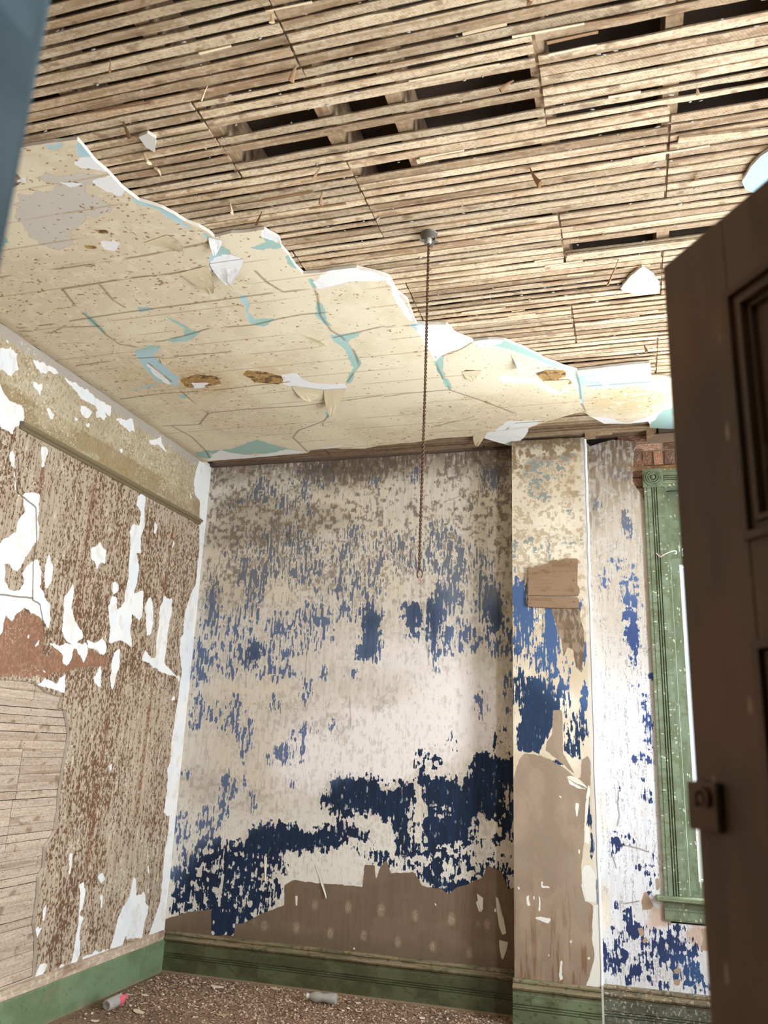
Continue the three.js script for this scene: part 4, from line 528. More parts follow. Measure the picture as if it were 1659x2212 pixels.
const recBake = bake(recRect, 1024, 2048, (a, b, o) => {
  const wa = (fbm(a * 30 + 9, b * 30, 3) - 0.5) * 0.024, wb = (fbm(a * 30 + 59, b * 30 + 50, 3) - 0.5) * 0.04;
  const fine = fbm(a * 230, b * 120, 2), mid = fbm(a * 74 + 20, b * 34, 4), streak = fbm(a * 80 + 5, b * 9, 3), iso = fbm(a * 44 + 33, b * 40, 5), ver = fbm(a * 110 + 37, b * 15, 4), big = fbm(a * 3.4 + 41, b * 2.4, 3), tiny = fbm(a * 140, b * 140, 2);
  o[0] = 222; o[1] = 224; o[2] = 228;
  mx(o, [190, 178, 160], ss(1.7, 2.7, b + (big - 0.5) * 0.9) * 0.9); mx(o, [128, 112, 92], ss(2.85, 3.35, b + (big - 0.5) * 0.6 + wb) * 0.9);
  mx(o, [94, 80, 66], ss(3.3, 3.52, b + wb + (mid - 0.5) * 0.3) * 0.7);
  mx(o, [206, 202, 196], ss(0.48, 0.64, streak) * 0.4); mx(o, [206, 208, 208], ss(0.55, 0.7, iso) * 0.4);
  mx(o, [168, 150, 126], ss(0.16, 0.30, a + (big - 0.5) * 0.1 + 0.2 * (3.0 - b) * -0.3) * ss(1.6, 2.3, b) * 0.5);
  mx(o, [116, 114, 118], ss(0.625, 0.66, ver * 0.6 + fine * 0.4) * 0.45);
  mx(o, [224, 204, 164], rb.yellow.at(a + wa, b + wb) * 0.7); mx(o, [188, 160, 136], ss(0.2, 0.7, rb.pink.at(a + wa, b + wb)) * 0.7);
  const cov = rb.blue.at(a + wa * 0.5, b + wb * 0.6), n = flat(iso * 0.5 + ver * 0.5), bl = ss(-0.06, 0.06, cov * 1.06 - n);
  { const c = [48, 70, 122], low = ss(1.5, 1.2, b); mx(c, [84, 106, 150], ss(2.2, 2.6, b)); mx(c, [28, 44, 86], low); mx(c, [50, 92, 140], low * ss(0.02, 0.3, a) * ss(0.5, 0.4, b) * 0.7); mx(c, [110, 112, 120], ss(2.8, 3.1, b)); mx(o, c, bl * 0.95); }
  const br = ss(0.42, 0.58, rb.brown.at(a + wa * 0.3, b + wb * 0.3)); mx(o, [166, 144, 122], br);
  mx(o, [84, 78, 72], rb.crack.at(a + wa * 0.15, b + wb * 0.1));
  o[3] = 0.55 + bl * 0.15 - br * 0.2 + (mid - 0.5) * 0.2;
}, THREE.MirroredRepeatWrapping);
const recMat = surf('white_and_blue_plaster', recBake, 0.003);
const WX = 0.70;   // centre line of the window
{
  const g = structure('wall_recess');
  const edge = [[-.227,3.559],[-.198,3.527],[-.112,3.55],[-.048,3.563],[.015,3.553],[.103,3.539],[.099,3.507],[.085,3.482],[.077,3.405],[.068,3.325],[.067,3.258],[.084,3.223],[.105,3.188],[.122,3.159]];
  const out = [[-0.232, 0], [-0.232, 3.50], ...brokenLine(edge, 0.02, 0.003, 4), [0.16, 3.08], [0.16, 0.60], [2 * WX - 0.16, 0.60], [2 * WX - 0.16, 3.4], [1.3, 3.53], [R, 3.53], [R, 0]];
  obj('plaster', prism(out, [], (a, b) => [a, b, RECESS], [0, 0, 1], 0.018, recRect), [recMat, plasterEdge], g);
  obj('masonry', box(-0.232, 0.14, -0.1, 3.50, -5.49, -5.452), masonry, g);
  obj('void_back', box(-0.232, R, 3.2, 3.95, -5.50, -5.48), std({ name: 'dark_void_backing', color: rgb(52, 44, 38) }), g);  // backing whose colour carries the darkness of the void above the plaster
  // bare bricks above and beside the window head
  const brickMat = [[176, 128, 104], [152, 100, 78], [190, 150, 128], [128, 92, 72], [110, 84, 68]].map(([r, q, b], k) => surf('soft_red_brick', bake([0, 0, 0.3, 0.3], 96, 96, (x, y, o) => { o[0] = r; o[1] = q; o[2] = b; mx(o, [214, 186, 164], ss(0.55, 0.7, fbm(x * 40 + k * 9, y * 40, 3)) * 0.5); mx(o, [84, 60, 46], ss(0.58, 0.72, fbm(x * 60, y * 60 + k * 7, 3)) * 0.6); o[3] = fbm(x * 90, y * 90, 3); }, THREE.RepeatWrapping), 0.004));
  const brick = (x, y, w, h, d = 0) => { const q = obj('brick', new RoundedBoxGeometry(w, h, 0.06, 1, 0.005), brickMat[(rnd() * 5) | 0], g); q.position.set(x + w / 2, y + h / 2, -5.475 + d + rr(-0.004, 0.004)); q.rotation.z = rr(-0.02, 0.02); return q; };
  for (let x = 0.066, i = 0; x < 1.32; i++) { const w = rr(0.056, 0.064); brick(x, 3.375, w, 0.098); x += w + 0.011; }      // soldier course
  for (let x = 0.06; x < 1.30; x += 0.215) brick(x, 3.484, rr(0.19, 0.205), 0.05, -0.006);
  for (let x = -0.02; x < 1.3; x += 0.215) brick(x, 3.545, rr(0.19, 0.205), 0.055, -0.016);
  for (let y = 3.03; y < 3.37; y += 0.066) { brick(0.062 + rr(-0.004, 0.004), y, rr(0.085, 0.1), 0.055, 0.002); }
  const lint = obj('timber_lintel', box(0.066, 1.33, 3.335, 3.368, -5.50, -5.436), surf('lintel_wood', lathWood[1], 0.003, { color: new THREE.Color(0.62, 0.5, 0.42) }), g); lint.userData.label = 'weathered timber strip under the bricks';
  obj('mortar', [box(0.05, 1.33, 3.335, 3.6, -5.50, -5.458), box(0.05, 0.135, 2.95, 3.335, -5.50, -5.458)], std({ name: 'lime_mortar', color: rgb(150, 126, 106) }), g);
}

// ---------------------------------------------------------------- right wall, front wall, hall
const plainPlaster = bake([0, 0, 2, 2], 512, 512, (a, b, o) => { o[0] = 196; o[1] = 184; o[2] = 164; mx(o, [150, 130, 106], ss(0.45, 0.65, fbm(a * 5, b * 3, 4))); mx(o, [226, 224, 218], ss(0.56, 0.6, fbm(a * 4 + 9, b * 2.4, 4))); mx(o, [70, 88, 124], ss(0.6, 0.63, fbm(a * 7 + 30, b * 4, 5)) * 0.8); o[3] = fbm(a * 20, b * 20, 3); }, THREE.RepeatWrapping);
const plainMat = surf('stained_plaster', plainPlaster, 0.003), R2 = [0, 0, 2, 2];
const WZ = [-3.95, -1.95];  // centre lines of the right-hand windows, the second one added for fill light
{
  const g = structure('wall_right');
  obj('plaster', prism([[BACK, 0], [FRONT, 0], [FRONT, H], [BACK, H]], WZ.map((w) => [[w - 0.5, 0.66], [w + 0.5, 0.66], [w + 0.5, 3.25], [w - 0.5, 3.25]]), (a, b) => [R, b, a], [-1, 0, 0], 0.02, R2), [plainMat, plasterEdge], g);
  for (const [z0, z1] of [[BACK - 0.4, WZ[0] - 0.48], [WZ[0] + 0.48, WZ[1] - 0.48], [WZ[1] + 0.48, 1.9]]) obj('masonry', box(R + 0.02, R + 0.38, -0.1, H + 0.4, z0, z1), masonry, g);
  for (const w of WZ) { obj('masonry', box(R + 0.02, R + 0.38, -0.1, 0.70, w - 0.48, w + 0.48), masonry, g); obj('masonry', box(R + 0.02, R + 0.38, 3.22, H + 0.4, w - 0.48, w + 0.48), masonry, g); }
  const f = structure('wall_front');
  obj('plaster', prism([[L, 0], [-0.43, 0], [-0.43, 2.19], [0.53, 2.19], [0.53, 0], [R, 0], [R, H], [L, H]], [], (a, b) => [a, b, FRONT], [0, 0, -1], 0.13, R2), [plainMat, plainMat], f);
  const h = structure('hall');
  obj('hall_wall', box(-1.4, -1.25, 0, 2.75, FRONT + 0.13, 1.75), plainMat, h);
  obj('hall_wall', box(1.25, 1.4, 0, 2.75, FRONT + 0.13, 1.75), plainMat, h);
  obj('hall_wall', box(-1.4, 1.4, 0, 2.75, 1.75, 1.9), plainMat, h);
  obj('hall_ceiling', box(-1.4, 1.4, 2.6, 2.75, FRONT + 0.13, 1.75), plainMat, h);
}

// ---------------------------------------------------------------- ceiling: joists, laths, what is left of the plaster
const ceilRect = [L, BACK, R, -1.45];
const cg = {
  teal: new Guide(ceilRect).polys([[[-1.98,-2.054],[-1.913,-2.064],[-1.937,-2.083],[-1.983,-2.078]],
[[-1.854,-2.066],[-1.852,-2.103],[-1.849,-2.155],[-1.896,-2.15],[-1.885,-2.108]],
[[-1.843,-2.391],[-1.804,-2.43],[-1.743,-2.505],[-1.709,-2.576],[-1.703,-2.643],[-1.752,-2.558],[-1.796,-2.469],[-1.842,-2.439]],
[[-1.664,-2.652],[-1.645,-2.741],[-1.646,-2.775],[-1.671,-2.726]],
[[-1.779,-2.93],[-1.709,-2.842],[-1.641,-2.777],[-1.607,-2.82],[-1.655,-2.882],[-1.728,-2.922]],
[[-2.301,-3.16],[-2.243,-3.173],[-2.233,-3.21],[-2.322,-3.214]],
[[-2.212,-3.274],[-2.171,-3.344],[-2.149,-3.449],[-2.1,-3.46],[-2.252,-3.559],[-2.346,-3.525],[-2.212,-3.487],[-2.173,-3.418],[-2.195,-3.338]],
[[-1.745,-3.184],[-1.707,-3.171],[-1.728,-3.254],[-1.768,-3.337],[-1.769,-3.408],[-1.663,-3.431],[-1.764,-3.482],[-1.813,-3.447],[-1.769,-3.313]],
[[-2.589,-3.108],[-2.603,-3.224],[-2.618,-3.347],[-2.634,-3.477],[-2.624,-3.398],[-2.649,-3.289]],
[[-2.588,-3.598],[-2.478,-3.551],[-2.414,-3.565],[-2.521,-3.67],[-2.521,-3.821],[-2.519,-3.948],[-2.594,-4.066],[-2.641,-4.022],[-2.68,-3.981],[-2.665,-3.853],[-2.634,-3.706]],
[[-2.66,-4.001],[-2.789,-4.054],[-2.929,-4.067],[-2.764,-4.014]],
[[-1.389,-3.307],[-1.377,-3.354],[-1.403,-3.441],[-1.409,-3.56],[-1.432,-3.555],[-1.448,-3.431]],
[[-1.448,-3.652],[-1.275,-3.652],[-1.35,-3.726],[-1.383,-3.745],[-1.385,-3.911],[-1.384,-3.998],[-1.462,-4.103],[-1.492,-4.192],[-1.572,-4.258],[-1.45,-4.044],[-1.415,-3.82],[-1.448,-3.705]],
[[-1.784,-4.515],[-1.734,-4.506],[-1.813,-4.702],[-1.857,-4.713]],
[[-2.978,-5.155],[-2.763,-5.144],[-2.492,-5.003],[-2.4,-5.162],[-2.254,-5.298],[-2.638,-5.278],[-2.926,-5.277]],
[[-3.07,-5.164],[-2.948,-5.135],[-3.021,-5.329],[-3.095,-5.263]],
[[-1.38,-2.909],[-1.364,-2.949],[-1.38,-3.03],[-1.409,-2.976]],
[[-1.426,-2.741],[-1.389,-2.8],[-1.384,-2.854],[-1.478,-2.853],[-1.533,-2.828],[-1.435,-2.807]],
[[-2.539,-2.472],[-2.544,-2.514],[-2.587,-2.557],[-2.608,-2.553]],
[[-2.659,-4.193],[-2.583,-4.173],[-2.643,-4.251]],
[[-1.116,-3.159],[-1.01,-3.173],[-1.016,-3.192],[-1.125,-3.187]],
[[-1.358,-3.104],[-1.312,-3.196],[-1.369,-3.193]]]).polys([[[-.965,-4],[-.903,-3.999],[-.958,-4.177],[-.953,-4.441],[-.982,-4.402],[-.987,-4.172]],
[[-.608,-3.881],[-.518,-3.931],[-.435,-4.056],[-.327,-4.22],[-.222,-4.346],[-.33,-4.264],[-.443,-4.124],[-.529,-4.015],[-.652,-3.929]],
[[-.234,-4.329],[-.203,-4.458],[-.211,-4.883],[-.228,-4.649]],
[[-.214,-4.424],[-.008,-4.352],[.176,-4.332],[.185,-4.507],[.065,-4.427],[-.138,-4.446],[-.198,-4.555]],
[[-.205,-4.489],[.28,-4.551],[.283,-4.64],[-.145,-4.592]],
[[.182,-5.092],[.322,-4.97],[.338,-5.362],[.189,-5.313]],
[[-.994,-3.626],[-.916,-3.655],[-.924,-3.74],[-.988,-3.701]]]).done(0.005),
  white: new Guide(ceilRect).polys([[[-1.934,-2.16],[-1.841,-2.144],[-1.843,-2.242],[-1.89,-2.213],[-1.933,-2.187]],
[[-1.938,-2.281],[-1.843,-2.249],[-1.825,-2.34],[-1.875,-2.383],[-1.911,-2.334]],
[[-2.074,-2.235],[-2.028,-2.26],[-1.978,-2.286],[-2.037,-2.286]],
[[-2.246,-2.208],[-2.196,-2.227],[-2.181,-2.181]],
[[-2.155,-2.64],[-2.089,-2.629],[-2.069,-2.66],[-2.121,-2.71],[-2.167,-2.691]],
[[-1.894,-4.045],[-1.808,-4.031],[-1.774,-4.167],[-1.69,-4.217],[-1.567,-4.242],[-1.574,-4.308],[-1.795,-4.297],[-1.882,-4.211],[-1.938,-4.166]],
[[-2.476,-4.039],[-2.378,-4.059],[-2.424,-4.117],[-2.504,-4.118]],
[[-3.065,-5.337],[-2.861,-5.151],[-2.804,-5.227],[-2.656,-5.316],[-2.338,-5.232],[-2.22,-5.304],[-2.881,-5.381]],
[[-2.097,-5.267],[-1.873,-5.188],[-2.054,-5.299]],
[[-1.348,-3.137],[-1.219,-3.067],[-1.11,-3.073],[-1.004,-3.176],[-1.021,-3.211],[-1.192,-3.182],[-1.341,-3.21]],
[[-2.597,-3.744],[-2.582,-3.871],[-2.612,-4.028],[-2.642,-4.039],[-2.644,-3.922],[-2.618,-3.754]],
[[-1.765,-2.904],[-1.664,-2.843],[-1.595,-2.887],[-1.608,-2.95],[-1.648,-2.902]],
[[-1.82,-2.94],[-1.758,-2.935],[-1.816,-3]],
[[-1.405,-2.716],[-1.369,-2.779],[-1.387,-2.835],[-1.408,-2.796],[-1.433,-2.756]]]).polys([[[-1.017,-3.162],[-.991,-3.187],[-.978,-3.323],[-.976,-3.606],[-.996,-3.589],[-1.015,-3.435],[-1.007,-3.244]],
[[-.976,-3.654],[-.821,-3.664],[-.806,-3.766],[-.713,-3.868],[-.777,-3.929],[-.903,-3.985],[-.969,-4.056],[-.983,-3.885],[-.983,-3.728]],
[[-.722,-3.887],[-.642,-3.865],[-.555,-3.897],[-.592,-3.942],[-.693,-3.952]],
[[-.445,-4.505],[-.373,-4.455],[-.279,-4.605],[-.356,-4.64],[-.412,-4.578]],
[[-.221,-5.013],[-.107,-5.035],[.062,-5.186],[.175,-5.09],[.263,-5.013],[.191,-5.219],[-.097,-5.164]],
[[-.805,-5.144],[-.691,-5],[-.47,-5.023],[-.589,-5.151],[-.691,-5.34],[-.794,-5.276]],
[[-.647,-4.304],[-.472,-4.387],[-.403,-4.487],[-.661,-4.395]],
[[-.202,-4.442],[.177,-4.414],[.179,-4.505],[-.178,-4.479]],
[[.116,-4.619],[.282,-4.621],[.287,-4.753],[.182,-4.698]]]).done(0.005),
  grey: new Guide(ceilRect, 0.006).polys([[[-2.288,-2.285],[-2.147,-2.274],[-1.992,-2.283],[-1.981,-2.373],[-1.942,-2.427],[-2.093,-2.47],[-2.244,-2.55],[-2.263,-2.632],[-2.384,-2.641],[-2.436,-2.522],[-2.389,-2.4]],
[[-2.154,-2.188],[-1.887,-2.238],[-1.919,-2.314],[-2.074,-2.263]]]).done(0.012),
  brown: new Guide(ceilRect).polys([[[-2.528,-3.979],[-2.389,-3.936],[-2.28,-3.991],[-2.308,-4.09],[-2.434,-4.105],[-2.548,-4.082]],
[[-2.077,-3.944],[-1.969,-3.998],[-1.886,-4.079],[-1.962,-4.168],[-2.094,-4.108],[-2.118,-3.999]],
[[-2.26,-2.135],[-2.198,-2.163],[-2.214,-2.215],[-2.266,-2.231],[-2.33,-2.216]],
[[-2.114,-2.555],[-2.059,-2.568],[-2.084,-2.596],[-2.124,-2.578]],
[[-2.237,-2.638],[-2.186,-2.65],[-2.192,-2.676],[-2.244,-2.664]]]).polys([[[-.453,-4.328],[-.384,-4.288],[-.284,-4.318],[-.284,-4.41],[-.413,-4.453]],
[[-.398,-4.434],[-.267,-4.438],[-.256,-4.504],[-.352,-4.511]],
[[-.843,-4.202],[-.766,-4.218],[-.834,-4.296]]]).done(0.006),
  stain: new Guide(ceilRect, 0.01).ells([[-2.426,-4.033,.201,.204,.8],[-1.982,-4.027,.194,.159,.6],[-2.746,-3.934,.231,.207,.5],[-1.96,-3.818,.398,.088,.4],[-1.931,-3.471,.247,.051,.4]]).ells([[-.425,-4.713,.419,.209,.35],[.05,-4.809,.247,.211,.8],[-.497,-4.156,.253,.113,.3]]).done(0.05),
  crack: new Guide(ceilRect, 0.003).lines([[[-2.8,-2.777],[-2.664,-2.771],[-2.45,-2.776],[-2.116,-2.776],[-1.921,-2.766],[-1.683,-2.749]],
[[-2.569,-2.934],[-2.613,-3.103],[-2.618,-3.246],[-2.637,-3.395],[-2.624,-3.506],[-2.55,-3.55]],
[[-2.569,-2.934],[-2.367,-2.927],[-2.184,-2.917],[-1.973,-2.935],[-1.79,-2.908]],
[[-3.064,-3.224],[-2.843,-3.222],[-2.62,-3.209],[-2.393,-3.199],[-2.18,-3.199],[-1.984,-3.197],[-1.608,-3.193],[-1.384,-3.201]],
[[-3.082,-3.246],[-2.923,-3.307],[-2.818,-3.265],[-2.612,-3.297]],
[[-2.519,-3.501],[-2.372,-3.519],[-2.212,-3.487],[-2.052,-3.445],[-1.806,-3.461],[-1.652,-3.433],[-1.517,-3.415],[-1.372,-3.424]],
[[-3.036,-3.682],[-2.67,-3.668],[-2.364,-3.704],[-2.051,-3.713]],
[[-3.061,-4.167],[-2.743,-4.14],[-2.435,-4.167],[-1.884,-4.144]],
[[-2.767,-4.661],[-2.605,-4.487],[-2.349,-4.479],[-1.952,-4.5],[-1.396,-4.448]],
[[-3.041,-4.638],[-2.767,-4.661]],
[[-2.972,-4.643],[-2.938,-4.872],[-2.978,-5.155],[-3.027,-5.301]],
[[-2.225,-5.318],[-2.222,-5.171],[-2.218,-5.008],[-2.127,-4.892],[-1.894,-4.767],[-1.794,-4.627]],
[[-1.355,-3.125],[-1.374,-3.267],[-1.425,-3.436],[-1.425,-3.606],[-1.391,-3.691],[-1.38,-3.855],[-1.408,-4.023],[-1.542,-4.214]],
[[-1.439,-3.68],[-1.14,-3.618]],
[[-2.363,-2.938],[-2.385,-3.085],[-2.366,-3.158]],
[[-2.608,-4.132],[-2.615,-4.349],[-2.614,-4.505]],
[[-1.577,-2.995],[-1.565,-3.098],[-1.523,-3.191]],
[[-2.597,-3.744],[-2.596,-3.868],[-2.595,-3.998]]], 0.006).lines([[[-1.143,-3.63],[-.974,-3.643]],
[[-1.387,-4.467],[-1.233,-4.446],[-.975,-4.447],[-.8,-4.656],[-.644,-4.872]],
[[-.959,-4.001],[-.978,-4.143],[-.978,-4.298],[-.968,-4.448]],
[[-.222,-4.346],[-.217,-4.584],[-.222,-4.789],[-.203,-4.94]],
[[-.921,-4.009],[-.806,-3.95],[-.731,-3.885]],
[[-.787,-5.234],[-.667,-5.045],[-.472,-5.043]],
[[-1.31,-5.047],[-.899,-4.881]],
[[-.183,-4.558],[.281,-4.573]]], 0.006).done(0.002),
  fold: new Guide(ceilRect, 0.006).lines([[[-2.41,-2.825],[-2.17,-2.821]],
[[-2.118,-2.932],[-1.884,-2.906]],
[[-2.776,-2.909],[-2.584,-2.92]]], 0.02).done(0.01),
};
const ceilBake = bake(ceilRect, 2048, 1754, (a, b, o) => {
  const wa = (fbm(a * 22, b * 22, 3) - 0.5) * 0.036, wb = (fbm(a * 22 + 50, b * 22 + 50, 3) - 0.5) * 0.036;
  const fine = fbm(a * 90, b * 90, 2), mid = fbm(a * 24, b * 30, 4), big = fbm(a * 2.1, b * 2.1, 3), spk = fbm(a * 52 + 7, b * 90, 2), tiny = fbm(a * 130, b * 130, 2);
  o[0] = 219; o[1] = 207; o[2] = 180; mx(o, [206, 192, 164], ss(0.4, 0.65, big)); mx(o, [224, 212, 184], ss(0.5, 0.7, mid) * 0.5);
  const gy = cg.grey.at(a + wa * 1.6, b + wb * 1.6) + (mid - 0.5) * 0.9; mx(o, [192, 187, 178], ss(0.42, 0.5, gy) * 0.8); mx(o, [150, 126, 92], ss(0.06, 0.0, Math.abs(gy - 0.46)) * 0.5);
  mx(o, [182, 156, 112], ss(0.15, 0.8, cg.stain.at(a + wa, b + wb)) * 0.6 * ss(0.4, 0.56, mid + 0.06));
  // lath lines ghosting through
  const rowp = (b + 2.172) / 0.0453, rl = Math.abs(rowp / 3.7 - Math.floor(rowp / 3.7) - 0.5); mx(o, [164, 140, 106], ss(0.05, 0.0, rl) * ss(0.46, 0.62, fbm(a * 3, b * 30, 3)) * 0.6);
  const dots = ss(0.735, 0.765, spk * 0.72 + fine * 0.28 + (big - 0.5) * 0.14); mx(o, [128, 94, 62], dots * 0.75);
  const br = ss(0.42, 0.56, cg.brown.at(a + wa * 0.4, b + wb * 0.4)); if (br > 0) { const c = [150, 116, 66]; mx(c, [96, 68, 38], ss(0.45, 0.6, mid)); mx(c, [190, 160, 104], ss(0.56, 0.7, fine) * 0.7); mx(o, c, br); }
  const t = ss(0.32, 0.42, cg.teal.at(a + wa * 0.8, b + wb * 0.8) + (fine - 0.5) * 0.4); { const c = [150, 184, 174]; mx(c, [168, 200, 208], ss(0.4, 0.6, big + (a + 1) * 0.12)); mx(c, [206, 224, 226], ss(0.4, 1.4, a)); mx(o, c, t * 0.95); }
  const w = ss(0.44, 0.56, cg.white.at(a + wa * 0.8, b + wb * 0.8) + (fine - 0.5) * 0.4); mx(o, [226, 227, 226], w);
  mx(o, [92, 74, 52], cg.crack.at(a + wa * 0.12, b + wb * 0.12) * 0.95 * ss(0.3, 0.5, fbm(a * 9, b * 9 + 4, 2) + 0.08));
  mx(o, [150, 130, 100], ss(-3.02, -3.12, a) * 0.4);
  o[3] = 0.62 - w * 0.25 - t * 0.14 - br * 0.3 + (mid - 0.5) * 0.12 - cg.crack.at(a + wa * 0.12, b + wb * 0.12) * 0.3;
});
const ceilMat = surf('flaking_ceiling_paint', ceilBake, 0.004);
const ceilTop = [[-2.678,-1.985],[-2.171,-2.043],[-2.092,-2.047],[-1.851,-2.062],[-1.851,-2.116],[-1.856,-2.179],[-1.847,-2.24],[-1.843,-2.333],[-1.822,-2.425],[-1.754,-2.487],[-1.721,-2.541],[-1.707,-2.592],[-1.666,-2.635],[-1.642,-2.68],[-1.638,-2.715],[-1.553,-2.711],[-1.406,-2.719],[-1.372,-2.787],[-1.385,-2.853],[-1.373,-2.917],[-1.379,-3.002],[-1.368,-3.07],[-1.292,-3.08],[-1.223,-3.076],[-1.112,-3.078],[-1.006,-3.164],[-.987,-3.188],[-.983,-3.32],[-.959,-3.403],[-.965,-3.514],[-.971,-3.631],[-.823,-3.673],[-.806,-3.766],[-.725,-3.876],[-.643,-3.873],[-.562,-3.901],[-.478,-4.004],[-.372,-4.171],[-.269,-4.291],[-.217,-4.344],[-.133,-4.338],[.029,-4.324],[.173,-4.325],[.184,-4.506],[.267,-4.536],[1.371,-4.663]];
const ceilLow = [[1.569,-5.477],[.323,-5.334],[.192,-5.293],[.176,-5.184],[.062,-5.194],[-.097,-5.164],[-.178,-5.021],[-.216,-4.923],[-.458,-5.054],[-.589,-5.151],[-.662,-5.24],[-.735,-5.314],[-.857,-5.273],[-.971,-5.225],[-1.221,-5.223],[-1.381,-5.266],[-1.493,-5.264],[-1.659,-5.28],[-1.788,-5.324],[-2.019,-5.271],[-2.188,-5.28],[-2.231,-5.332],[-2.633,-5.351],[-3.023,-5.366],[-3.18,-5.382]];
const ceilOutline = [...ceilTop, ...ceilLow].map(([a, b]) => [cl(a, L + 0.001, R - 0.001), cl(b, BACK + 0.03, -0.6)]); ceilOutline.push([L + 0.001, BACK + 0.03], [L + 0.001, ceilOutline[0][1]]);
const plasterHull = ceilOutline.map(([a, b]) => new THREE.Vector2(a, b));
function inside(p, q) { let c = false; for (let i = 0, j = q.length - 1; i < q.length; j = i++) if ((q[i].y > p[1]) !== (q[j].y > p[1]) && p[0] < (q[j].x - q[i].x) * (p[1] - q[i].y) / (q[j].y - q[i].y) + q[i].x) c = !c; return c; }
const ceiling = structure('ceiling');
obj('plaster', prism(ragged(ceilOutline, 0.03, 0.006, 8).map(([a, b]) => [cl(a, L, R), b]), [], (a, b) => [a, H, b], [0, -1, 0], 0.0155, ceilRect), [ceilMat, plasterEdge], ceiling);
const scrapBake = bake([0, 0, 0.3, 0.3], 128, 128, (a, b, o) => { o[0] = 176; o[1] = 174; o[2] = 165; mx(o, [204, 203, 196], ss(0.5, 0.56, fbm(a * 60, b * 60, 4))); mx(o, [150, 146, 134], ss(0.04, 0.0, Math.abs(fbm(a * 40 + 9, b * 40, 3) - 0.5)) * 0.7); o[3] = fbm(a * 60, b * 60, 4); }, THREE.RepeatWrapping);
const bits = { mottled: surf('mottled_plaster', scrapBake, 0.004), aqua: std({ name: 'pale_aqua_plaster', color: rgb(168, 204, 214) }), white: std({ name: 'chalky_plaster', color: rgb(196, 193, 184), bumpMap: ceilBake.bump, bumpScale: 0.004 }) };
for (const [list, m, lab] of [[[[.477,-2.86],[.497,-2.779],[.526,-2.731],[.597,-2.652],[.702,-2.749],[.647,-2.969],[.548,-2.96],[.497,-2.911]], bits.aqua, 'pale aqua plaster left on the laths'], [[[.029,-3.519],[.075,-3.421],[.122,-3.364],[.174,-3.444],[.202,-3.529],[.202,-3.594],[.122,-3.602],[.053,-3.561]], bits.mottled, 'white diamond of plaster left on the laths'], [[[-1.623,-2.105],[-1.58,-2.097],[-1.563,-2.13],[-1.584,-2.159],[-1.609,-2.193],[-1.622,-2.164]], bits.white, 'small white scrap of plaster on the laths']]) {
  const q = obj('plaster_scrap', prism(ragged(list, 0.012, 0.003, rnd() * 9), [], (a, b) => [a, H + 0.003, b], [0, -1, 0], 0.0135, [0, 0, 0.3, 0.3]), [m, plasterEdge], ceiling); q.userData.label = lab;
}
const JX = [-3.0, -2.59, -2.18, -1.77, -1.355, -0.94, -0.685, -0.2, 0.21, 0.62, 1.03, 1.44];
for (const x of JX) obj('joist', box(x - 0.028, x + 0.022, H + 0.032, H + 0.22, BACK + 0.0, FRONT, 1), darkWood, ceiling);
obj('upper_floor', box(L - 0.3, R + 0.4, H + 0.23, H + 0.4, BACK - 0.4, 1.9), rawWood, ceiling);
